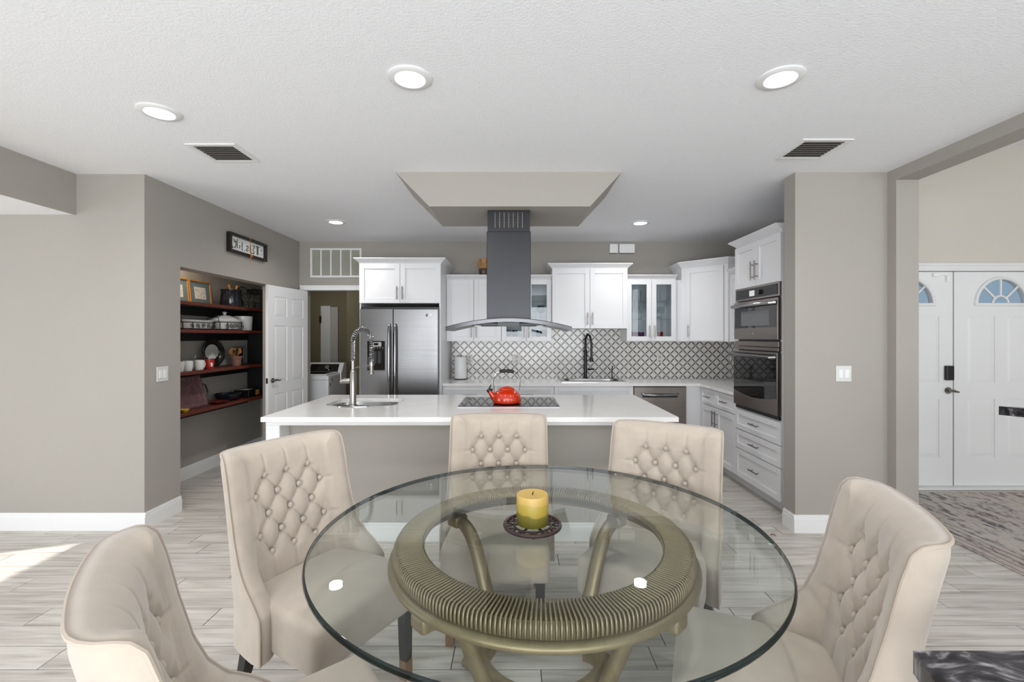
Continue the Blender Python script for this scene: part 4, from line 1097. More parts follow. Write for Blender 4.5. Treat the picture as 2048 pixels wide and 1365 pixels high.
    def dome(x_, y_, z_):
        k = 1 - .10 * max(0, min(1, (.22 - y_) / .46)); x2 = x_ * k
        if z_ > .44: z_ += .022 * max(0, 1 - (x_ / .26) ** 2) * max(0, 1 - ((y_ - .0) / .25) ** 2)
        return x2, y_, z_
    rbox(-.262, .262, -.235, .235, .295, .475, .03, 5, dome).build('seat', 'fabric', t, smooth=True)
    for sx in (-1, 1):
        for fy in (1, -1):
            m = MB(); x0, y0 = sx * .215, (.195 if fy > 0 else -.205)
            x1, y1 = (sx * .215, .200) if fy > 0 else (sx * .225, -.30)
            def sq(x, y, z, h): return [(x - h, y - h, z), (x + h, y - h, z), (x + h, y + h, z), (x - h, y + h, z)]
            m.rings([sq(x0, y0, .30, .0225), sq((x0 + x1) / 2, y0 * .62 + y1 * .38, .15, .020), sq(x1, y1, .004, .0165)])
            lg = m.build('leg', 'espresso', t)
            m = MB(); xm, ym = x1 + (x0 - x1) * .12, y1 + (y0 - y1) * .14
            m.rings([sq(x1, y1, 0, .0185), sq(x1, y1, .008, .0195), sq(xm, ym, .075, .0195), sq(xm, ym, .080, .0185)]); m.build('felt_cap', 'felt_brown', lg)
    return t
proto = make_chair()
EAR = .27                                               # distance from the chair's origin back to its ears
spots = [((-.095, 2.646), (0, -1), 'beige tufted chair with its back to the island, facing the candle'),
         ((-.985, 2.005), (.87, -.49), 'beige tufted chair closest to the shelving niche and the island end post'),
         ((-.735, .945), (.80, .60), 'beige tufted chair beside the sunlit floor patches'),
         ((.767, 2.345), (-.54, -.84), 'beige tufted chair in front of the oven tower and drawers'),
         ((.985, 1.285), (-.925, .38), 'beige tufted chair between the glass table and the entry rug')]
for i, (p, fd_, lab) in enumerate(spots):
    o = proto if i == 0 else copy_tree(proto)
    o.location = (p[0] + EAR * fd_[0], p[1] + EAR * fd_[1], 0); o.rotation_euler = (0, 0, math.atan2(fd_[1], fd_[0]) - PI / 2); o['label'] = lab

# ================================================================== CEILING FIXTURES
def downlight(x, y, label):
    t = thing('downlight', label, 'ceiling light', (x, y, H), 'recessed ceiling lights')
    m = MB(); m.rings([[(x + r * math.cos(2 * PI * j / 40), y + r * math.sin(2 * PI * j / 40), z) for j in range(40)] for r, z in [(.104, H - .0005), (.104, H - .005), (.098, H - .009), (.072, H - .011), (.066, H - .006), (.064, H - .0005)]], cap=False)
    m.build('trim_ring', 'trim_white', t, smooth=True)
    m = MB(); m.lathe([(.0655, H - .007), (.0655, H - .003)], (x, y, 0), 40); m.build('lens', 'lamp_lens', t)
    l = bpy.data.lights.new('downlight_lamp', 'AREA'); l.shape = 'DISK'; l.size = .13; l.energy = LAMP_W; l.color = (1, .985, .965); l.spread = math.radians(150)
    o = bpy.data.objects.new('downlight_lamp', l); COL.objects.link(o); o.parent = t; o.location = (0, 0, -.014)
LAMP_W = 9
downlight(-1.945, 2.49, 'round recessed ceiling light close to the air vent above the sunlit floor')
downlight(-.498, 2.16, 'round recessed ceiling light above the dining table')
downlight(1.26, 2.16, 'round recessed ceiling light towards the entry beam')
downlight(-1.925, 4.89, 'round recessed ceiling light in front of the refrigerator')
downlight(1.357, 4.93, 'round recessed ceiling light in front of the glass-door tumbler cabinet')
def vent(x0, x1, y0, y1, label):
    t = thing('air_vent', label, 'air vent', ((x0 + x1) / 2, (y0 + y1) / 2, H), 'ceiling air vents')
    m = MB(); b = .032
    for q in ((x0, x1, y0, y0 + b), (x0, x1, y1 - b, y1), (x0, x0 + b, y0 + b, y1 - b), (x1 - b, x1, y0 + b, y1 - b)): m.box(*q, H - .008, H - .0005, c=.002)
    m.build('frame', 'trim_white', t)
    MB().box(x0 + b, x1 - b, y0 + b, y1 - b, H - .0012, H - .0004).build('duct', 'dark_void', t)
    n = 8
    for i in range(n):
        y = y0 + b + (y1 - y0 - 2 * b) * (i + .5) / n
        m = MB().box(x0 + b, x1 - b, y - .006, y + .006, H - .0065, H - .0045)
        m.build('slat', 'vent_slat', t)
vent(-2.105, -1.785, 2.895, 3.20, 'square ceiling air vent near the shelving wall')
vent(1.79, 2.11, 2.825, 3.145, 'square ceiling air vent above the short switch wall')
# return-air grille over the laundry door
fb = BACK(0, YB)
t = thing('return_grille', 'white louvred grille with five bays over the laundry doorway', 'air vent', (-2.33, YB - .01, 2.23))
m = MB(); x0, x1, z0, z1 = -2.665, -1.995, 2.232, 2.615; b = .026
for q in ((x0, x1, z0, z0 + b), (x0, x1, z1 - b, z1), (x0, x0 + b, z0 + b, z1 - b), (x1 - b, x1, z0 + b, z1 - b)): m.box(q[0], q[1], 0.0005, .016, q[2], q[3], fb, .003)
m.build('frame', 'trim_white', t)
for i in range(1, 5):
    x = x0 + b / 2 + (x1 - x0 - b) * i / 5; MB().box(x - .009, x + .009, .0006, .014, z0 + b, z1 - b, fb).build('mullion', 'trim_white', t)
MB().box(x0 + b, x1 - b, .0004, .0012, z0 + b, z1 - b, fb).build('backing', 'slat_olive', t)
m = MB()
for i in range(26):
    z = z0 + b + (z1 - z0 - 2 * b) * (i + .5) / 26
    m.add([fb.P(x0 + b, .002, z - .0045), fb.P(x1 - b, .002, z - .0045), fb.P(x1 - b, .010, z + .004), fb.P(x0 + b, .010, z + .004)], [(0, 1, 2, 3)])
m.build('louvres', 'slat_grey', t, kind='stuff')

# ================================================================== SMALL THINGS ON WALLS
def switch(name, f, u, z, w_, h_, label, cat, rockers=2, m0='switch_plate', m1='trim_white'):
    t = thing(name, label, cat, f.P(u, 0, z))
    MB().box(u - w_ / 2, u + w_ / 2, .0005, .007, z - h_ / 2, z + h_ / 2, f, .002).build('plate', m0, t)
    for i in range(rockers):
        c = u + (i - (rockers - 1) / 2) * .046
        MB().box(c - .0165, c + .0165, .007, .0105, z - .033, z + .033, f, .0015).build('rocker', m1, t)
    return t
switch('light_switch', Fr((XL, 0), (0, 1), (1, 0)), 3.622, 1.17, .116, .118, 'white double rocker switch on the wall before the niche', 'light switch')
switch('light_switch', BACK(0, 3.41), 2.46, 1.19, .116, .118, 'white double rocker switch on the short wall by the ovens', 'light switch')
for x, lab in ((-.59, 'cream outlet in the backsplash beside the paper towel roll'), (.02, 'cream double outlet in the backsplash above the kettle'), (1.88, 'cream outlet in the backsplash below the tumbler cabinet')):
    f = BACK(0, YB - .010); t = thing('outlet', lab, 'outlet', (x, YB - .01, 1.17)); ww = .116 if x == .02 else .075
    MB().box(x - ww / 2, x + ww / 2, .0003, .006, 1.115, 1.232, f, .002).build('plate', 'tile_grout', t)
    for dz in (-.027, .027): MB().box(x - .016, x + .016, .006, .009, 1.172 + dz - .013, 1.172 + dz + .013, f, .002).build('socket', 'switch_grey', t)
f = BACK(0, YB)
for a, b, lab in ((1.228, 1.336, 'smaller white chime box high on the grey wall'), (1.352, 1.552, 'wider white chime box high on the grey wall')):
    t = thing('chime_box', lab, 'door chime', ((a + b) / 2, YB, 2.55)); MB().box(a, b, .001, .045, 2.548, 2.665, f, .006).build('cover', 'switch_white', t)
    MB().box(a + .004, b - .004, .0005, .006, 2.542, 2.548, f).build('back_plate', 'cork_brown', t)
# framed script sign
fs_ = Fr((XL, 0), (0, 1), (1, 0))
sg = thing('framed_sign', 'black framed sign with dark script letters and a dangling ornament', 'sign', (XL, 4.755, 2.30))
u0, u1, z0, z1 = 4.425, 5.085, 2.298, 2.492; b = .028
m = MB()
for q in ((u0, u1, z0, z0 + b), (u0, u1, z1 - b, z1), (u0, u0 + b, z0 + b, z1 - b), (u1 - b, u1, z0 + b, z1 - b)): m.box(q[0], q[1], .001, .045, q[2], q[3], fs_, .003)
m.build('frame', 'espresso', sg)
MB().box(u0 + b, u1 - b, .001, .014, z0 + b, z1 - b, fs_).build('paper', 'switch_white', sg)
def stroke(mb, pts, r=.0045): mb.tube([fs_.P(u0 + b + .012 + a * (u1 - u0 - 2 * b - .024), .0155, z0 + b + .008 + c * (z1 - z0 - 2 * b - .016)) for a, c in pts], r, 5, flat=(1, 0, 0))
glyphs = [[(.02, .75), (.05, .25), (.07, .1)], [(.10, .85), (.12, .6), (.15, .75), (.16, .4), (.13, .15), (.11, .2)], [(.19, .9), (.19, .15)], [(.26, .75), (.265, .7)], [(.26, .5), (.27, .42), (.25, .2)], [(.34, .8), (.33, .2), (.35, .12)],
          [(.41, .22), (.415, .18)], [(.46, .55), (.50, .65), (.52, .5), (.46, .3), (.48, .2), (.53, .3)], [(.58, .8), (.58, .15)], [(.66, .75), (.70, .85), (.71, .65), (.66, .45), (.71, .3), (.69, .12), (.65, .18)], [(.76, .85), (.86, .85)], [(.80, .85), (.80, .15), (.83, .15), (.83, .8)], [(.93, .7), (.94, .6)], [(.93, .3), (.935, .25)]]
for g_ in glyphs:
    m = MB(); stroke(m, g_); m.build('letter_stroke', 'ink', sg)
m = MB(); c_ = (u0 + u1) / 2 - .01
m.tube([fs_.P(c_, .05, z1 + .005), fs_.P(c_ - .006, .056, 2.41), fs_.P(c_ + .004, .056, 2.34), fs_.P(c_ - .004, .056, 2.27), fs_.P(c_, .05, 2.20)], .0022, 6)
for da, za, dl_ in ((-.016, 2.36, .03), (.014, 2.34, .028), (-.006, 2.31, .03), (.03, 2.32, .02)): m.tube([fs_.P(c_, .055, za), fs_.P(c_ + da, .06, za - dl_)], [.005, .003], 6)
m.lathe([(0, -.012), (.010, 0), (0, .012)], fs_.P(c_ + .005, .058, 2.335), 10)
m.build('ornament', 'orange_flower', sg, smooth=True)

# ================================================================== SHELVING NICHE
SX0, SX1 = -3.379, -3.08
SZ = [(1.80, 'topmost dark red wooden shelf in the niche'), (1.535, 'dark red niche shelf holding the covered casserole'), (1.135, 'dark red niche shelf holding the mugs'), (.752, 'lowest dark red wooden shelf in the niche')]
for z, lab in SZ:
    t = thing('niche_shelf', lab, 'shelf', (-3.2, 4.7, z - .03), 'dark red wooden niche shelves')
    pts = [(SX0, 3.60), (SX1, 3.60), (SX1, 5.20)] + [(SX1 + .09 * (q / 6) ** 2, 5.20 + .53 * q / 6) for q in range(1, 7)] + [(SX0, 5.73)]
    MB().prism(pts, z - .032, z).build('board', 'shelf_wood', t)
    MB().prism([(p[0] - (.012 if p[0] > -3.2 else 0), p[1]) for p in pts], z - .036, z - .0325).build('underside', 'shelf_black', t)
    MB().box(SX0, SX0 + .022, 3.61, 5.72, z - .115, z - .037).build('dark_strip', 'shelf_black', t)  # black strip added to make the dark band below each board
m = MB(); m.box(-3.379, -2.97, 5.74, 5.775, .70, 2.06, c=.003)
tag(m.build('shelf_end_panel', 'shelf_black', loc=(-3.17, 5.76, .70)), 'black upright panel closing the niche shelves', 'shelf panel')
lt = bpy.data.lights.new('niche_lamp', 'AREA'); lt.shape = 'RECTANGLE'; lt.size = .3; lt.size_y = .05; lt.energy = 9.0; lt.color = (1, .86, .68)
lo = bpy.data.objects.new('niche_lamp', lt); COL.objects.link(lo); lo.location = (-3.14, 4.25, 2.42)
nl = thing('niche_light', 'warm strip light above the niche shelves', 'light', (-3.14, 4.25, 2.46)); MB().box(-3.30, -2.98, 4.22, 4.28, 2.425, 2.459, c=.004).build('housing', 'trim_white', nl)
def sx(px, X): return 910 * -X / (1030 - px)
fN = Fr((SX0, 0), (0, 1), (1, 0))                        # on the niche back wall, d towards the room
def pic(y0, y1, z0, z1, lab, busy):
    t = thing('picture_frame', lab, 'picture frame', (-3.33, (y0 + y1) / 2, z0), 'framed prints on the top niche shelf'); b = .016
    def lean(mb): mb.v = [(x - (z - z0) * .10 + .05, y, z) for x, y, z in mb.v]; return mb
    m = MB()
    for q in ((y0, y1, z0, z0 + b), (y0, y1, z1 - b, z1), (y0, y0 + b, z0 + b, z1 - b), (y1 - b, y1, z0 + b, z1 - b)): m.box(q[0], q[1], .004, .024, q[2], q[3], fN, .003)
    lean(m).build('frame', 'gold_wood', t); lean(MB().box(y0 + b, y1 - b, .004, .014, z0 + b, z1 - b, fN)).build('mat_board', 'teal_mat', t)
    pr_ = lean(MB().box(y0 + .08, y1 - .08, .014, .0155, z0 + .06, z1 - .07, fN)).build('print', 'paper', t)
    rng = random.Random(busy)
    for k_ in range(10 + busy * 8):
        yy = rng.uniform(y0 + .09, y1 - .10); zz = rng.uniform(z0 + .07, z1 - .09); s_ = rng.uniform(.004, .012)
        lean(MB().face_prism([(yy, zz), (yy + s_, zz + s_ * .3), (yy + s_ * .7, zz + s_), (yy - s_ * .2, zz + s_ * .7)], .0156, .0162, fN)).build('brush_mark', rng.choice(['ink', 'ink', 'leaf_green', 'terracotta'] if busy > 1 else ['ink', 'ink', 'grey_plastic']), pr_)
pic(4.30, 4.635, 1.8005, 2.055, 'gold framed print with a crowded colourful picture, teal mat', 3)
pic(4.645, 4.975, 1.8005, 2.055, 'gold framed print with sparse dark brush marks, teal mat', 1)
# crock with spoons
cy_, cx_ = 5.08, -3.17
t = thing('utensil_crock', 'dark navy ceramic crock holding wooden spoons', 'crock', (cx_, cy_, 1.801))
m = MB(); m.lathe([(.0, .0), (.105, .0), (.110, .01), (.100, .12), (.095, .165), (.104, .178), (.104, .186), (.090, .186), (.088, .165), (.088, .03), (0, .03)], (cx_, cy_, 1.801), 28); m.build('pot', 'navy_ceramic', t, smooth=True)
for a, b in ((-.05, -.02), (.05, .03)):
    m = MB(); m.tube([(cx_, cy_ + a * .5, 1.86), (cx_ + .02, cy_ + a, 1.99), (cx_ + .02, cy_ + a + b, 2.035)], [.006, .007, .014], 8); m.build('wooden_spoon', 'wood_spoon', t, smooth=True)
# wrought iron scroll panels
def spiral(c, r0, turns, ph, sgn, n=26):
    return [(c[0] + sgn * (r0 * (1 - .82 * i / n)) * math.cos(ph + turns * 2 * PI * i / n), c[1] + (r0 * (1 - .82 * i / n)) * math.sin(ph + turns * 2 * PI * i / n)) for i in range(n + 1)]
def scroll_panel(y0, y1, lab):
    t = thing('iron_scroll_panel', lab, 'iron panel', (-3.25, (y0 + y1) / 2, 1.801), 'arched iron scroll panels'); z0, z1 = 1.806, 2.05; c = (y0 + y1) / 2; hw = (y1 - y0) / 2; d = .16
    g = lambda a, b: fN.P(a, d, b)
    m = MB(); m.tube([g(y0, z0), g(y0, z1 - hw * .8)] + [g(c - hw * math.cos(q), z1 - hw * .8 + hw * .8 * math.sin(q)) for q in [PI * i / 16 for i in range(17)]] + [g(y1, z0)], .0048, 6); m.tube([g(y0, z0), g(y1, z0)], .0048, 6); m.build('frame', 'black_iron', t, smooth=True)
    for cy2, sg_ in ((c - hw * .48, 1), (c + hw * .48, -1)):
        for cz, ph in ((z0 + .06, -PI / 2), (z0 + .155, PI / 2)):
            m = MB(); m.tube([g(*p) for p in spiral((cy2, cz), hw * .46, 1.6, ph, sg_)], .0036, 5); m.build('scroll', 'black_iron', t, smooth=True)
    MB().tube([g(c, z0), g(c, z1)], .0036, 6).build('bar', 'black_iron', t)
    MB().box(y0 + .005, y1 - .005, d - .012, d - .008, z0, z1 - hw * .7, fN).build('backing', 'slat_olive', t)
scroll_panel(5.265, 5.505, 'arched iron scroll panel beside the navy crock'); scroll_panel(5.515, 5.725, 'arched iron scroll panel closest to the open door')
# baking dish in scroll carrier
def rack(t, cx_, cy_, z, hx, hy, hz):
    m = MB()
    loop = lambda zz, k: [(cx_ + hx * k * math.copysign(abs(math.cos(q)) ** .5, math.cos(q)), cy_ + hy * k * math.copysign(abs(math.sin(q)) ** .5, math.sin(q)), zz) for q in [2 * PI * i / 32 for i in range(32)]]
    m.tube(loop(z + .006, 1.02), .0045, 6, closed=True); m.tube(loop(z + hz, 1.06), .0045, 6, closed=True)
    for i in range(8):
        q = 2 * PI * (i + .5) / 8; a = loop(z + .006, 1.02)[i * 4 + 2]; b_ = loop(z + hz, 1.06)[i * 4 + 2]; m.tube([a, b_], .004, 6)
    for k_ in range(-2, 3):
        pts = spiral((cy_ + k_ * hy * .36, z + hz * .5), hz * .36, 1.5, k_, 1); m.tube([(cx_ + hx * 1.04, a, b_) for a, b_ in pts], .0034, 5)
    m.tube([(cx_ + hx * .6, cy_ - hy * 1.05, z + hz), (cx_ + hx * .5, cy_ - hy * 1.0, z + hz + .05), (cx_ - hx * .5, cy_ - hy * 1.0, z + hz + .05), (cx_ - hx * .6, cy_ - hy * 1.05, z + hz)], .004, 6)
    m.build('scroll_rack', 'black_iron', t, smooth=True)
def dish(t, cx_, cy_, z, hx, hy, hz):
    m = MB(); n = 36
    lp_ = lambda k, zz: [(cx_ + hx * k * math.copysign(abs(math.cos(q)) ** .55, math.cos(q)), cy_ + hy * k * math.copysign(abs(math.sin(q)) ** .55, math.sin(q)), zz) for q in [2 * PI * i / n for i in range(n)]]
    m.rings([lp_(.84, z), lp_(.92, z + hz * .5), lp_(.97, z + hz * .95), lp_(1.04, z + hz), lp_(1.04, z + hz + .006), lp_(.93, z + hz + .004), lp_(.86, z + hz * .5), lp_(.80, z + .012)]); m.build('dish', 'white_ceramic', t, smooth=True)
z = 1.5355
t = thing('baking_dish', 'white rectangular baking dish in a black scroll rack', 'baking dish', (-3.21, 4.53, z)); dish(t, -3.21, 4.53, z + .012, .105, .225, .075); rack(t, -3.21, 4.53, z, .105, .225, .07)
t = thing('casserole', 'white covered casserole in a black scroll rack', 'casserole', (-3.21, 5.03, z)); dish(t, -3.21, 5.03, z + .012, .11, .19, .09); rack(t, -3.21, 5.03, z, .11, .19, .085)
m = MB(); m.lathe([(1.03, .108), (1.03, .114), (.85, .135), (.5, .157), (.16, .168), (.10, .172), (.12, .185), (.20, .192), (.16, .202), (0, .205)], (0, 0, 0), 36)
m.v = [(-3.21 + x * .11, 5.03 + y * .19 if abs(zz) < .17 else 5.03 + y * .16, z + zz) for x, y, zz in m.v]; m.build('lid', 'white_ceramic', t, smooth=True)
m = MB(); m.lathe([(0, 0), (.088, 0), (.092, .008), (.102, .165), (.098, .168), (.086, .01), (0, .01)], (-3.21, 5.37, z), 28)
tag(m.build('canister', 'white_ceramic', smooth=True), 'plain white ceramic canister beside the casserole', 'canister')
# mugs
def mug(cx_, cy_, z, r, h, mm, hm, a, lab, band=False):
    t = thing('mug', lab, 'mug', (cx_, cy_, z)); m = MB(); m.lathe([(0, 0), (r * .72, 0), (r * .8, .006), (r * .95, h * .5), (r, h), (r * .93, h), (r * .87, h * .5), (r * .7, .012), (0, .012)], (cx_, cy_, z), 24); c = m.build('cup', mm, t, smooth=True)
    ca, sa = math.cos(a), math.sin(a); m = MB(); m.tube([(cx_ + ca * q, cy_ + sa * q, z + hh) for q, hh in ((r * .92, h * .84), (r * 1.35, h * .82), (r * 1.55, h * .55), (r * 1.3, h * .26), (r * .85, h * .2))], .0065, 8); m.build('handle', hm, t, smooth=True)
    if band:
        for p_ in ([(-.25, .55), (-.05, .7), (-.15, .45)], [(-.05, .35), (.2, .6)], [(.0, .6), (.2, .35)], [(-.25, .4), (.1, .25)]):
            m = MB(); m.tube([(cx_ + r * .985 * math.cos(-.55 + b_), cy_ + r * .985 * math.sin(-.55 + b_), z + h * q) for b_, q in p_], .0035, 5); m.build('white_mark', 'switch_white', c)
z = 1.1355
mug(-3.135, 4.245, z, .044, .098, 'white_ceramic', 'black_iron', -1.5, 'white mug with a dark handle at the start of the mug row')
mug(-3.135, 4.36, z, .044, .098, 'white_ceramic', 'black_iron', -2.0, 'white mug with a dark handle next to the plain white mug')
mug(-3.125, 4.505, z, .043, .098, 'white_ceramic', 'white_ceramic', 1.4, 'plain white mug beside the red mug')
mug(-3.125, 4.655, z, .044, .098, 'red_ceramic', 'red_ceramic', 1.9, 'red mug with white marks', True)
t = thing('glass_pitcher', 'clear glass jar with a dark pourer behind the mugs', 'pitcher', (-3.27, 4.66, z)); m = MB(); m.lathe([(0, 0), (.055, 0), (.06, .01), (.055, .13), (.058, .15)], (-3.27, 4.66, z), 20, cap=False); m.build('jar', 'ware_glass', t, smooth=True)
MB().tube([(-3.26, 4.73, z + .10), (-3.25, 4.76, z + .14), (-3.25, 4.75, z + .17)], [.006, .009, .008], 8).build('pourer', 'black_iron', t, smooth=True)
t = thing('platter', 'oval black platter with a pale pattern standing on the mug shelf', 'platter', (-3.30, 5.0, z)); n = 40; m = MB()
ov_ = lambda k, d: [fN.P(4.985 + .185 * k * math.cos(q), d - .10 * (math.sin(q) * .15 * k), 1.29 + .148 * k * math.sin(q)) for q in [2 * PI * i / n for i in range(n)]]
m.rings([ov_(1, .075), ov_(1, .083), ov_(.72, .062), ov_(.70, .055), ov_(.0, .054)], cap=False); m.rings([ov_(1, .075), ov_(.7, .048), ov_(0, .048)], cap=False); m.build('dish', 'platter_black', t, smooth=True)
m = MB(); m.face_prism([(4.985 + .11 * math.cos(q), 1.29 + .09 * math.sin(q)) for q in [2 * PI * i / 24 for i in range(24)]], .056, .060, fN); cpl = m.build('centre', 'slat_grey', t)
m = MB(); m.face_prism([(4.90, 1.205), (5.06, 1.205), (5.03, 1.26), (4.985, 1.29), (4.94, 1.26)], .060, .0615, fN); m.build('pale_motif', 'paper', cpl)
m = MB(); m.tube([fN.P(4.93, .09, z + .003), fN.P(4.93, .115, z + .03), fN.P(4.93, .03, z + .10)], .005, 6); m.tube([fN.P(5.04, .09, z + .003), fN.P(5.04, .115, z + .03), fN.P(5.04, .03, z + .10)], .005, 6); m.build('stand', 'black_iron', t)
t = thing('flower_pot', 'small clay pot with orange dried flowers', 'flower pot', (-3.16, 5.16, z)); m = MB(); m.lathe([(0, 0), (.042, 0), (.055, .085), (.064, .088), (.064, .105), (.052, .105), (.05, .09), (0, .09)], (-3.16, 5.16, z), 20); m.build('pot', 'terracotta', t, smooth=True)
rng = random.Random(3)
for i in range(14):
    a = rng.uniform(0, 2 * PI); r = rng.uniform(.01, .06); zz = z + rng.uniform(.13, .19); c = (-3.16 + r * math.cos(a), 5.14 + r * 1.2 * math.sin(a), zz)
    m = MB(); m.tube([(-3.16, 5.16, z + .09), c], .002, 5)
    for k_ in range(5):
        b_ = 2 * PI * k_ / 5; e = (c[0] + .016 * math.cos(b_), c[1] + .016 * math.sin(b_), c[2] + .012); m.tube([c, ((c[0] + e[0]) / 2, (c[1] + e[1]) / 2, c[2] + .004), e], [.003, .008, .002], 5)
    m.build('flower', 'orange_flower' if i % 4 else 'leaf_green', t, smooth=True)
t = thing('picture_frame', 'dark small picture frame behind the orange flowers', 'picture frame', (-3.28, 5.43, z)); m = MB()
for q in ((5.31, 5.56, z, z + .02), (5.31, 5.56, z + .19, z + .21), (5.31, 5.33, z + .02, z + .19), (5.54, 5.56, z + .02, z + .19)): m.box(q[0], q[1], .06, .078, q[2], q[3], fN, .002)
m.build('frame', 'grey_plastic', t); MB().box(5.33, 5.54, .062, .068, z + .02, z + .19, fN).build('print', 'navy_ceramic', t)
# lowest shelf
z = .7525
t = thing('serving_tray', 'purple-brown embossed metal tray leaning on the lowest shelf', 'tray', (-3.25, 4.5, z)); tilt = lambda mb: setattr(mb, 'v', [(x - (zz - z) * .30 + .12, y, zz) for x, y, zz in mb.v]) or mb
m = MB(); y0, y1, zz0, zz1 = 4.12, 4.76, z + .002, z + .31
rr = lambda e, d: [fN.P(y0 + e, d, zz0 + e), fN.P(y1 - e, d, zz0 + e), fN.P(y1 - e, d, zz1 - e), fN.P(y0 + e, d, zz1 - e)]
m.rings([rr(0, .045), rr(0, .055), rr(.012, .057), rr(.05, .038), rr(.06, .032), rr(.065, .032)]); tilt(m).build('tray', 'purple_metal', t)
m = MB()
for k_ in range(4):
    zz = zz0 + .09 + k_ * .04
    for i in range(16): m.box(y0 + .09 + i * .03, y0 + .105 + i * .03, .032, .037, zz, zz + .018, fN)
tilt(m).build('embossing', 'purple_metal', t, kind='stuff')
m = MB(); m.tube([fN.P(y1 - .004, .05, zz0 + .09), fN.P(y1 + .03, .06, zz0 + .11), fN.P(y1 + .035, .06, zz0 + .155), fN.P(y1 + .03, .06, zz0 + .20), fN.P(y1 - .004, .05, zz0 + .22)], .008, 8); tilt(m).build('handle', 'black_iron', t, smooth=True)
def plate(cx_, cy_, z, r, mm, lab, name='plate', cat='plate'):
    m = MB(); m.lathe([(0, 0), (r * .6, 0), (r * .7, .006), (r, .022), (r, .026), (r * .68, .010), (0, .008)], (cx_, cy_, z), 32); tag(m.build(name, mm, smooth=True), lab, cat)
plate(-3.17, 4.86, z, .10, 'dark_red', 'shallow dark red plate on the lowest shelf')
plate(-3.13, 4.31, z, .040, 'yellow_pl', 'tiny yellow dish at the front of the lowest shelf', 'dish', 'dish')
t = thing('serving_bowl', 'low black bowl with a lettered rim on the lowest shelf', 'bowl', (-3.22, 5.10, z)); m = MB(); m.lathe([(0, 0), (.09, 0), (.13, .05), (.135, .075), (.128, .075), (.12, .05), (.08, .012), (0, .012)], (-3.22, 5.10, z), 32); bw = m.build('bowl', 'navy_ceramic', t, smooth=True)
for i in range(8):
    a = -1.2 + i * .14; m = MB(); m.box(-.004, .004, -.001, .001, 0, .012 if i % 2 else .016); m.v = [(-3.22 + .135 * math.cos(a) - y * 0, 5.10 + .135 * math.sin(a) + x, z + .055 + zz) for x, y, zz in m.v]; m.build('letter_mark', 'paper', bw)
t = thing('box', 'small black box with an amber patch on the lowest shelf', 'box', (-3.18, 5.42, z)); MB().box(-3.28, -3.10, 5.30, 5.52, z, z + .085, c=.006).build('carton', 'black_plastic', t); MB().box(-3.10, -3.0985, 5.44, 5.51, z + .015, z + .075).build('patch', 'wood_spoon', t); MB().box(-3.24, -3.14, 5.34, 5.46, z + .0852, z + .087).build('white_card', 'paper', t)

# ================================================================== ON THE WORKTOP AND CABINETS
px, py = -.695, 5.80
t = thing('paper_towel', 'white paper towel roll on a dark stand', 'paper towel', (px, py, CT)); m = MB(); m.lathe([(.0, .0005), (.078, .0005), (.078, .008), (0, .010)], (px, py, CT), 28); m.build('stand_base', 'black_iron', t, smooth=True)
MB().cyl((px, py, CT + .008), (px, py, CT + .305), .006, 10).build('post', 'black_iron', t, smooth=True)
m = MB(); m.lathe([(.022, .012), (.078, .012), (.080, .018), (.080, .282), (.077, .288), (.022, .288)], (px, py, CT), 32); m.build('roll', 'trim_white', t, smooth=True)
jx, jy, jz = -.395, 5.74, 2.2205
t = thing('pitcher', 'copper and brown clay pitcher on top of the wall cabinet', 'pitcher', (jx, jy, jz)); m = MB(); m.lathe([(0, 0), (.045, 0), (.060, .04), (.062, .09), (.058, .10)], (jx, jy, jz), 24); m.build('base', 'brown_clay', t, smooth=True)
m = MB(); m.lathe([(.059, .10), (.050, .14), (.038, .18), (.044, .205), (.050, .22), (.043, .22), (.03, .18)], (jx, jy, jz), 24, cap=False); m.build('neck', 'copper_clay', t, smooth=True)
MB().tube([(jx - .04, jy, jz + .205), (jx - .085, jy, jz + .20), (jx - .098, jy, jz + .155), (jx - .080, jy, jz + .115), (jx - .052, jy, jz + .105)], [.010, .011, .011, .010, .008], 8).build('handle', 'copper_clay', t, smooth=True)
# glassware
def tumbler(x, y, z, r, h, mm, lab, grp):
    m = MB(); m.lathe([(r * .0, .0), (r * .8, 0), (r, h), (r * .95, h), (r * .76, .006), (0, .006)], (x, y, z), 18); tag(m.build('tumbler', mm, smooth=True, loc=(x, y, z)), lab, 'glass', grp)
def goblet(x, y, z, r, h, mm, lab, grp):
    m = MB(); m.lathe([(0, .0), (r * .75, 0), (r * .75, .004), (.006, .010), (.005, h * .42), (r * .7, h * .5), (r, h * .7), (r * .88, h), (r * .84, h), (r * .94, h * .7), (r * .6, h * .53), (0, h * .47)], (x, y, z), 20); tag(m.build('goblet', mm, smooth=True, loc=(x, y, z)), lab, 'glass', grp)
z0 = 1.4245; z1 = 1.6825; z2 = 1.9025
for x in (1.475, 1.53, 1.585): tumbler(x, 5.69, z0, .030, .095, 'purple_glass', 'purple tumbler on the cabinet floor behind the glass door', 'purple tumblers in the glass-door cabinet')
tumbler(1.735, 5.69, z0, .032, .095, 'green_glass', 'greenish tumbler beside the red one behind glass', 'coloured tumblers')
tumbler(1.815, 5.69, z0, .036, .098, 'red_glass', 'red tumbler on the cabinet floor behind the glass door', 'coloured tumblers')
for x in (1.45, 1.52, 1.585, 1.78, 1.84): goblet(x, 5.71, z1, .032, .155, 'ware_glass', 'clear stemmed glass on the middle shelf of the tumbler cabinet', 'stemmed glasses in the tumbler cabinet')
for x in (1.455, 1.56, 1.80): tumbler(x, 5.73, z2, .036, .14, 'ware_glass', 'tall clear glass on the top shelf of the tumbler cabinet', 'tall clear glasses')
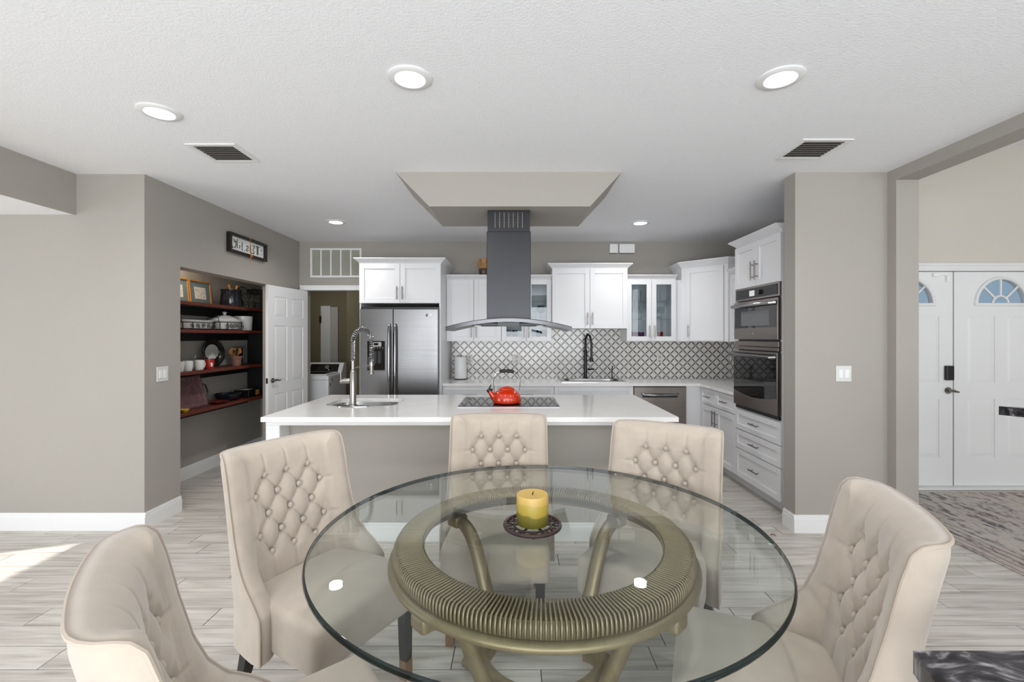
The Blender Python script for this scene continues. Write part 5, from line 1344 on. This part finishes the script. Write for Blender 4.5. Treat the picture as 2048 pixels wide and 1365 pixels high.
for x in (-.08, .0, .30, .37): tumbler(x, 5.70, z0, .034, .12, 'blue_glass', 'smoky blue glass at the bottom of the cabinet behind the hood', 'smoky blue glasses')
goblet(.325, 5.70, z1, .052, .17, 'blue_glass', 'wide blue stemmed bowl in the cabinet beside the hood chimney', 'blue ware')
goblet(.25, 5.72, z1, .032, .15, 'ware_glass', 'clear stemmed glass next to the wide blue bowl', 'blue ware')

# ================================================================== LAUNDRY ROOM
def machine(x0, x1, y0, y1, lab):
    t = thing('washing_machine', lab, 'washing machine', ((x0 + x1) / 2, (y0 + y1) / 2, 0), 'laundry machines'); h = .925
    rbox(x0, x1, y0, y1, .02, h, .02, 3).build('body', 'appliance_white', t, smooth=True)
    MB().box(x0 + .03, x1 - .03, y0 + .03, y1 - .03, 0, .02).build('feet', 'black_plastic', t)
    MB().box(x0 + .05, x1 - .05, y0 + .05, y1 - .19, h, h + .018, c=.006).build('lid', 'appliance_white', t)
    MB().box(x0 + .10, x1 - .10, y0 + .10, y1 - .25, h + .018, h + .020).build('lid_window', 'black_glass', t)
    m = MB(); pr_ = [(y1 - .19, h), (y1 - .10, h + .14), (y1 - .01, h + .145), (y1, h)]
    m.add([(x, y, z) for x in (x0 + .005, x1 - .005) for y, z in pr_], [(0, 1, 2, 3), (7, 6, 5, 4), (0, 4, 5, 1), (1, 5, 6, 2), (2, 6, 7, 3), (3, 7, 4, 0)]); c = m.build('console', 'appliance_white', t)
    g = lambda x, k, o: (x, y1 - .19 + .09 * k - .0085 * o, h + .14 * k + .0055 * o)
    m = MB(); m.add([g(x0 + .07, .12, .3), g(x1 - .07, .12, .3), g(x1 - .07, .9, .3), g(x0 + .07, .9, .3)], [(0, 1, 2, 3)]); m.build('panel', 'black_glass', c)
    m = MB(); m.cyl(g((x0 + x1) / 2 + .05, .5, .3), g((x0 + x1) / 2 + .05, .5, 3.2), .032, 18); m.build('dial', 'chrome', c, smooth=True)
    MB().box(x0, x1, y0 - .001, y0 + .02, h - .06, h - .055).build('seam', 'grey_plastic', t)
    for zz in (.80, .86): MB().box(x1, x1 + .0015, y0 + .05 + (zz - .8), y0 + .075 + (zz - .8), zz - .02, zz + .02).build('hole_cap', 'black_plastic', t)
machine(-3.11, -2.55, 6.22, 6.90, 'white washing machine in line with the laundry doorway')
machine(-3.69, -3.13, 6.22, 6.90, 'white washing machine mostly hidden behind the open door')
t = thing('hall_door', 'pale narrow door ajar on the far laundry wall', 'door', (-3.3, 8.0, 0)); f = BACK(-3.42, 8.045)
MB().box(0, .17, 0, .04, .01, 2.0, f, .003).build('leaf', 'appliance_white', t); MB().box(.17, .30, .0, .03, .01, 1.98, f).build('edge_panel', 'switch_grey', t); MB().box(-.02, .015, .04, .055, 1.70, 1.82, f).build('hinge', 'black_iron', t)
t = thing('outlet', 'small white outlet on the olive laundry wall', 'outlet', (-3.66, 8.05, 1.2)); f = BACK(0, 8.05); MB().box(-3.69, -3.62, .001, .008, 1.13, 1.25, f, .002).build('plate', 'appliance_white', t); MB().box(-3.67, -3.64, .008, .011, 1.16, 1.22, f).build('socket', 'switch_grey', t)

t = thing('laundry_fill', 'unseen round lamp added to brighten the laundry room', 'ceiling light', (-3.2, 7.0, H)); MB().lathe([(0, -.05), (.10, -.045), (.13, -.02), (.135, -.001)], (-3.2, 7.0, H), 24).build('shade', 'fill_glow', t, smooth=True)
l = bpy.data.lights.new('laundry_fill_light', 'AREA'); l.shape = 'DISK'; l.size = .25; l.energy = 9; l.color = (1, .95, .86)  # unseen fill light, added because the laundry came out too dark
o = bpy.data.objects.new('laundry_fill_light', l); COL.objects.link(o); o.parent = t; o.location = (0, 0, -.06)
# ================================================================== ENTRY HALL AND GRANITE TOPS
rg = tag(MB().box(3.12, 5.6, 2.45, 4.25, .0006, .011, c=.003).build('rug', 'rug', loc=(3.12, 3.3, 0)), 'faded grey and rose patterned rug before the entry doors', 'rug')
t = thing('bar_counter', 'black granite bar top reaching towards the entry doors', 'counter', (3.3, 2.3, 0))
MB().prism([(2.775, 2.61), (3.60, 2.29), (3.66, 2.05), (2.98, 2.31)], 1.020, 1.070).build('granite_slab', 'granite', t)
MB().prism([(3.30, 2.28), (3.60, 2.17), (3.60, 2.10), (3.30, 2.20)], 0, 1.020).build('support', 'entry_paint', t)
t = thing('side_counter', 'black and white granite slab beside the dining chair', 'counter', (1.3, .5, 0))
MB().prism([(.700, .800), (1.9, .800), (1.9, .30), (.55, .30), (.55, .41)], .880, .920).build('granite_slab', 'granite', t)
MB().prism([(.98, .74), (1.85, .74), (1.85, .34), (.98, .34)], 0, .880).build('cabinet', 'cabinet_white', t)

m = MB().tube([(1.88, 3.35, .004), (1.892, 3.356, .009), (1.908, 3.352, .010), (1.918, 3.340, .004)], [.002, .005, .004, .002], 6)
tag(m.build('dried_leaf', 'terracotta', smooth=True, loc=(1.9, 3.35, 0)), 'tiny curled brown leaf on the floor near the short switch wall', 'leaf')
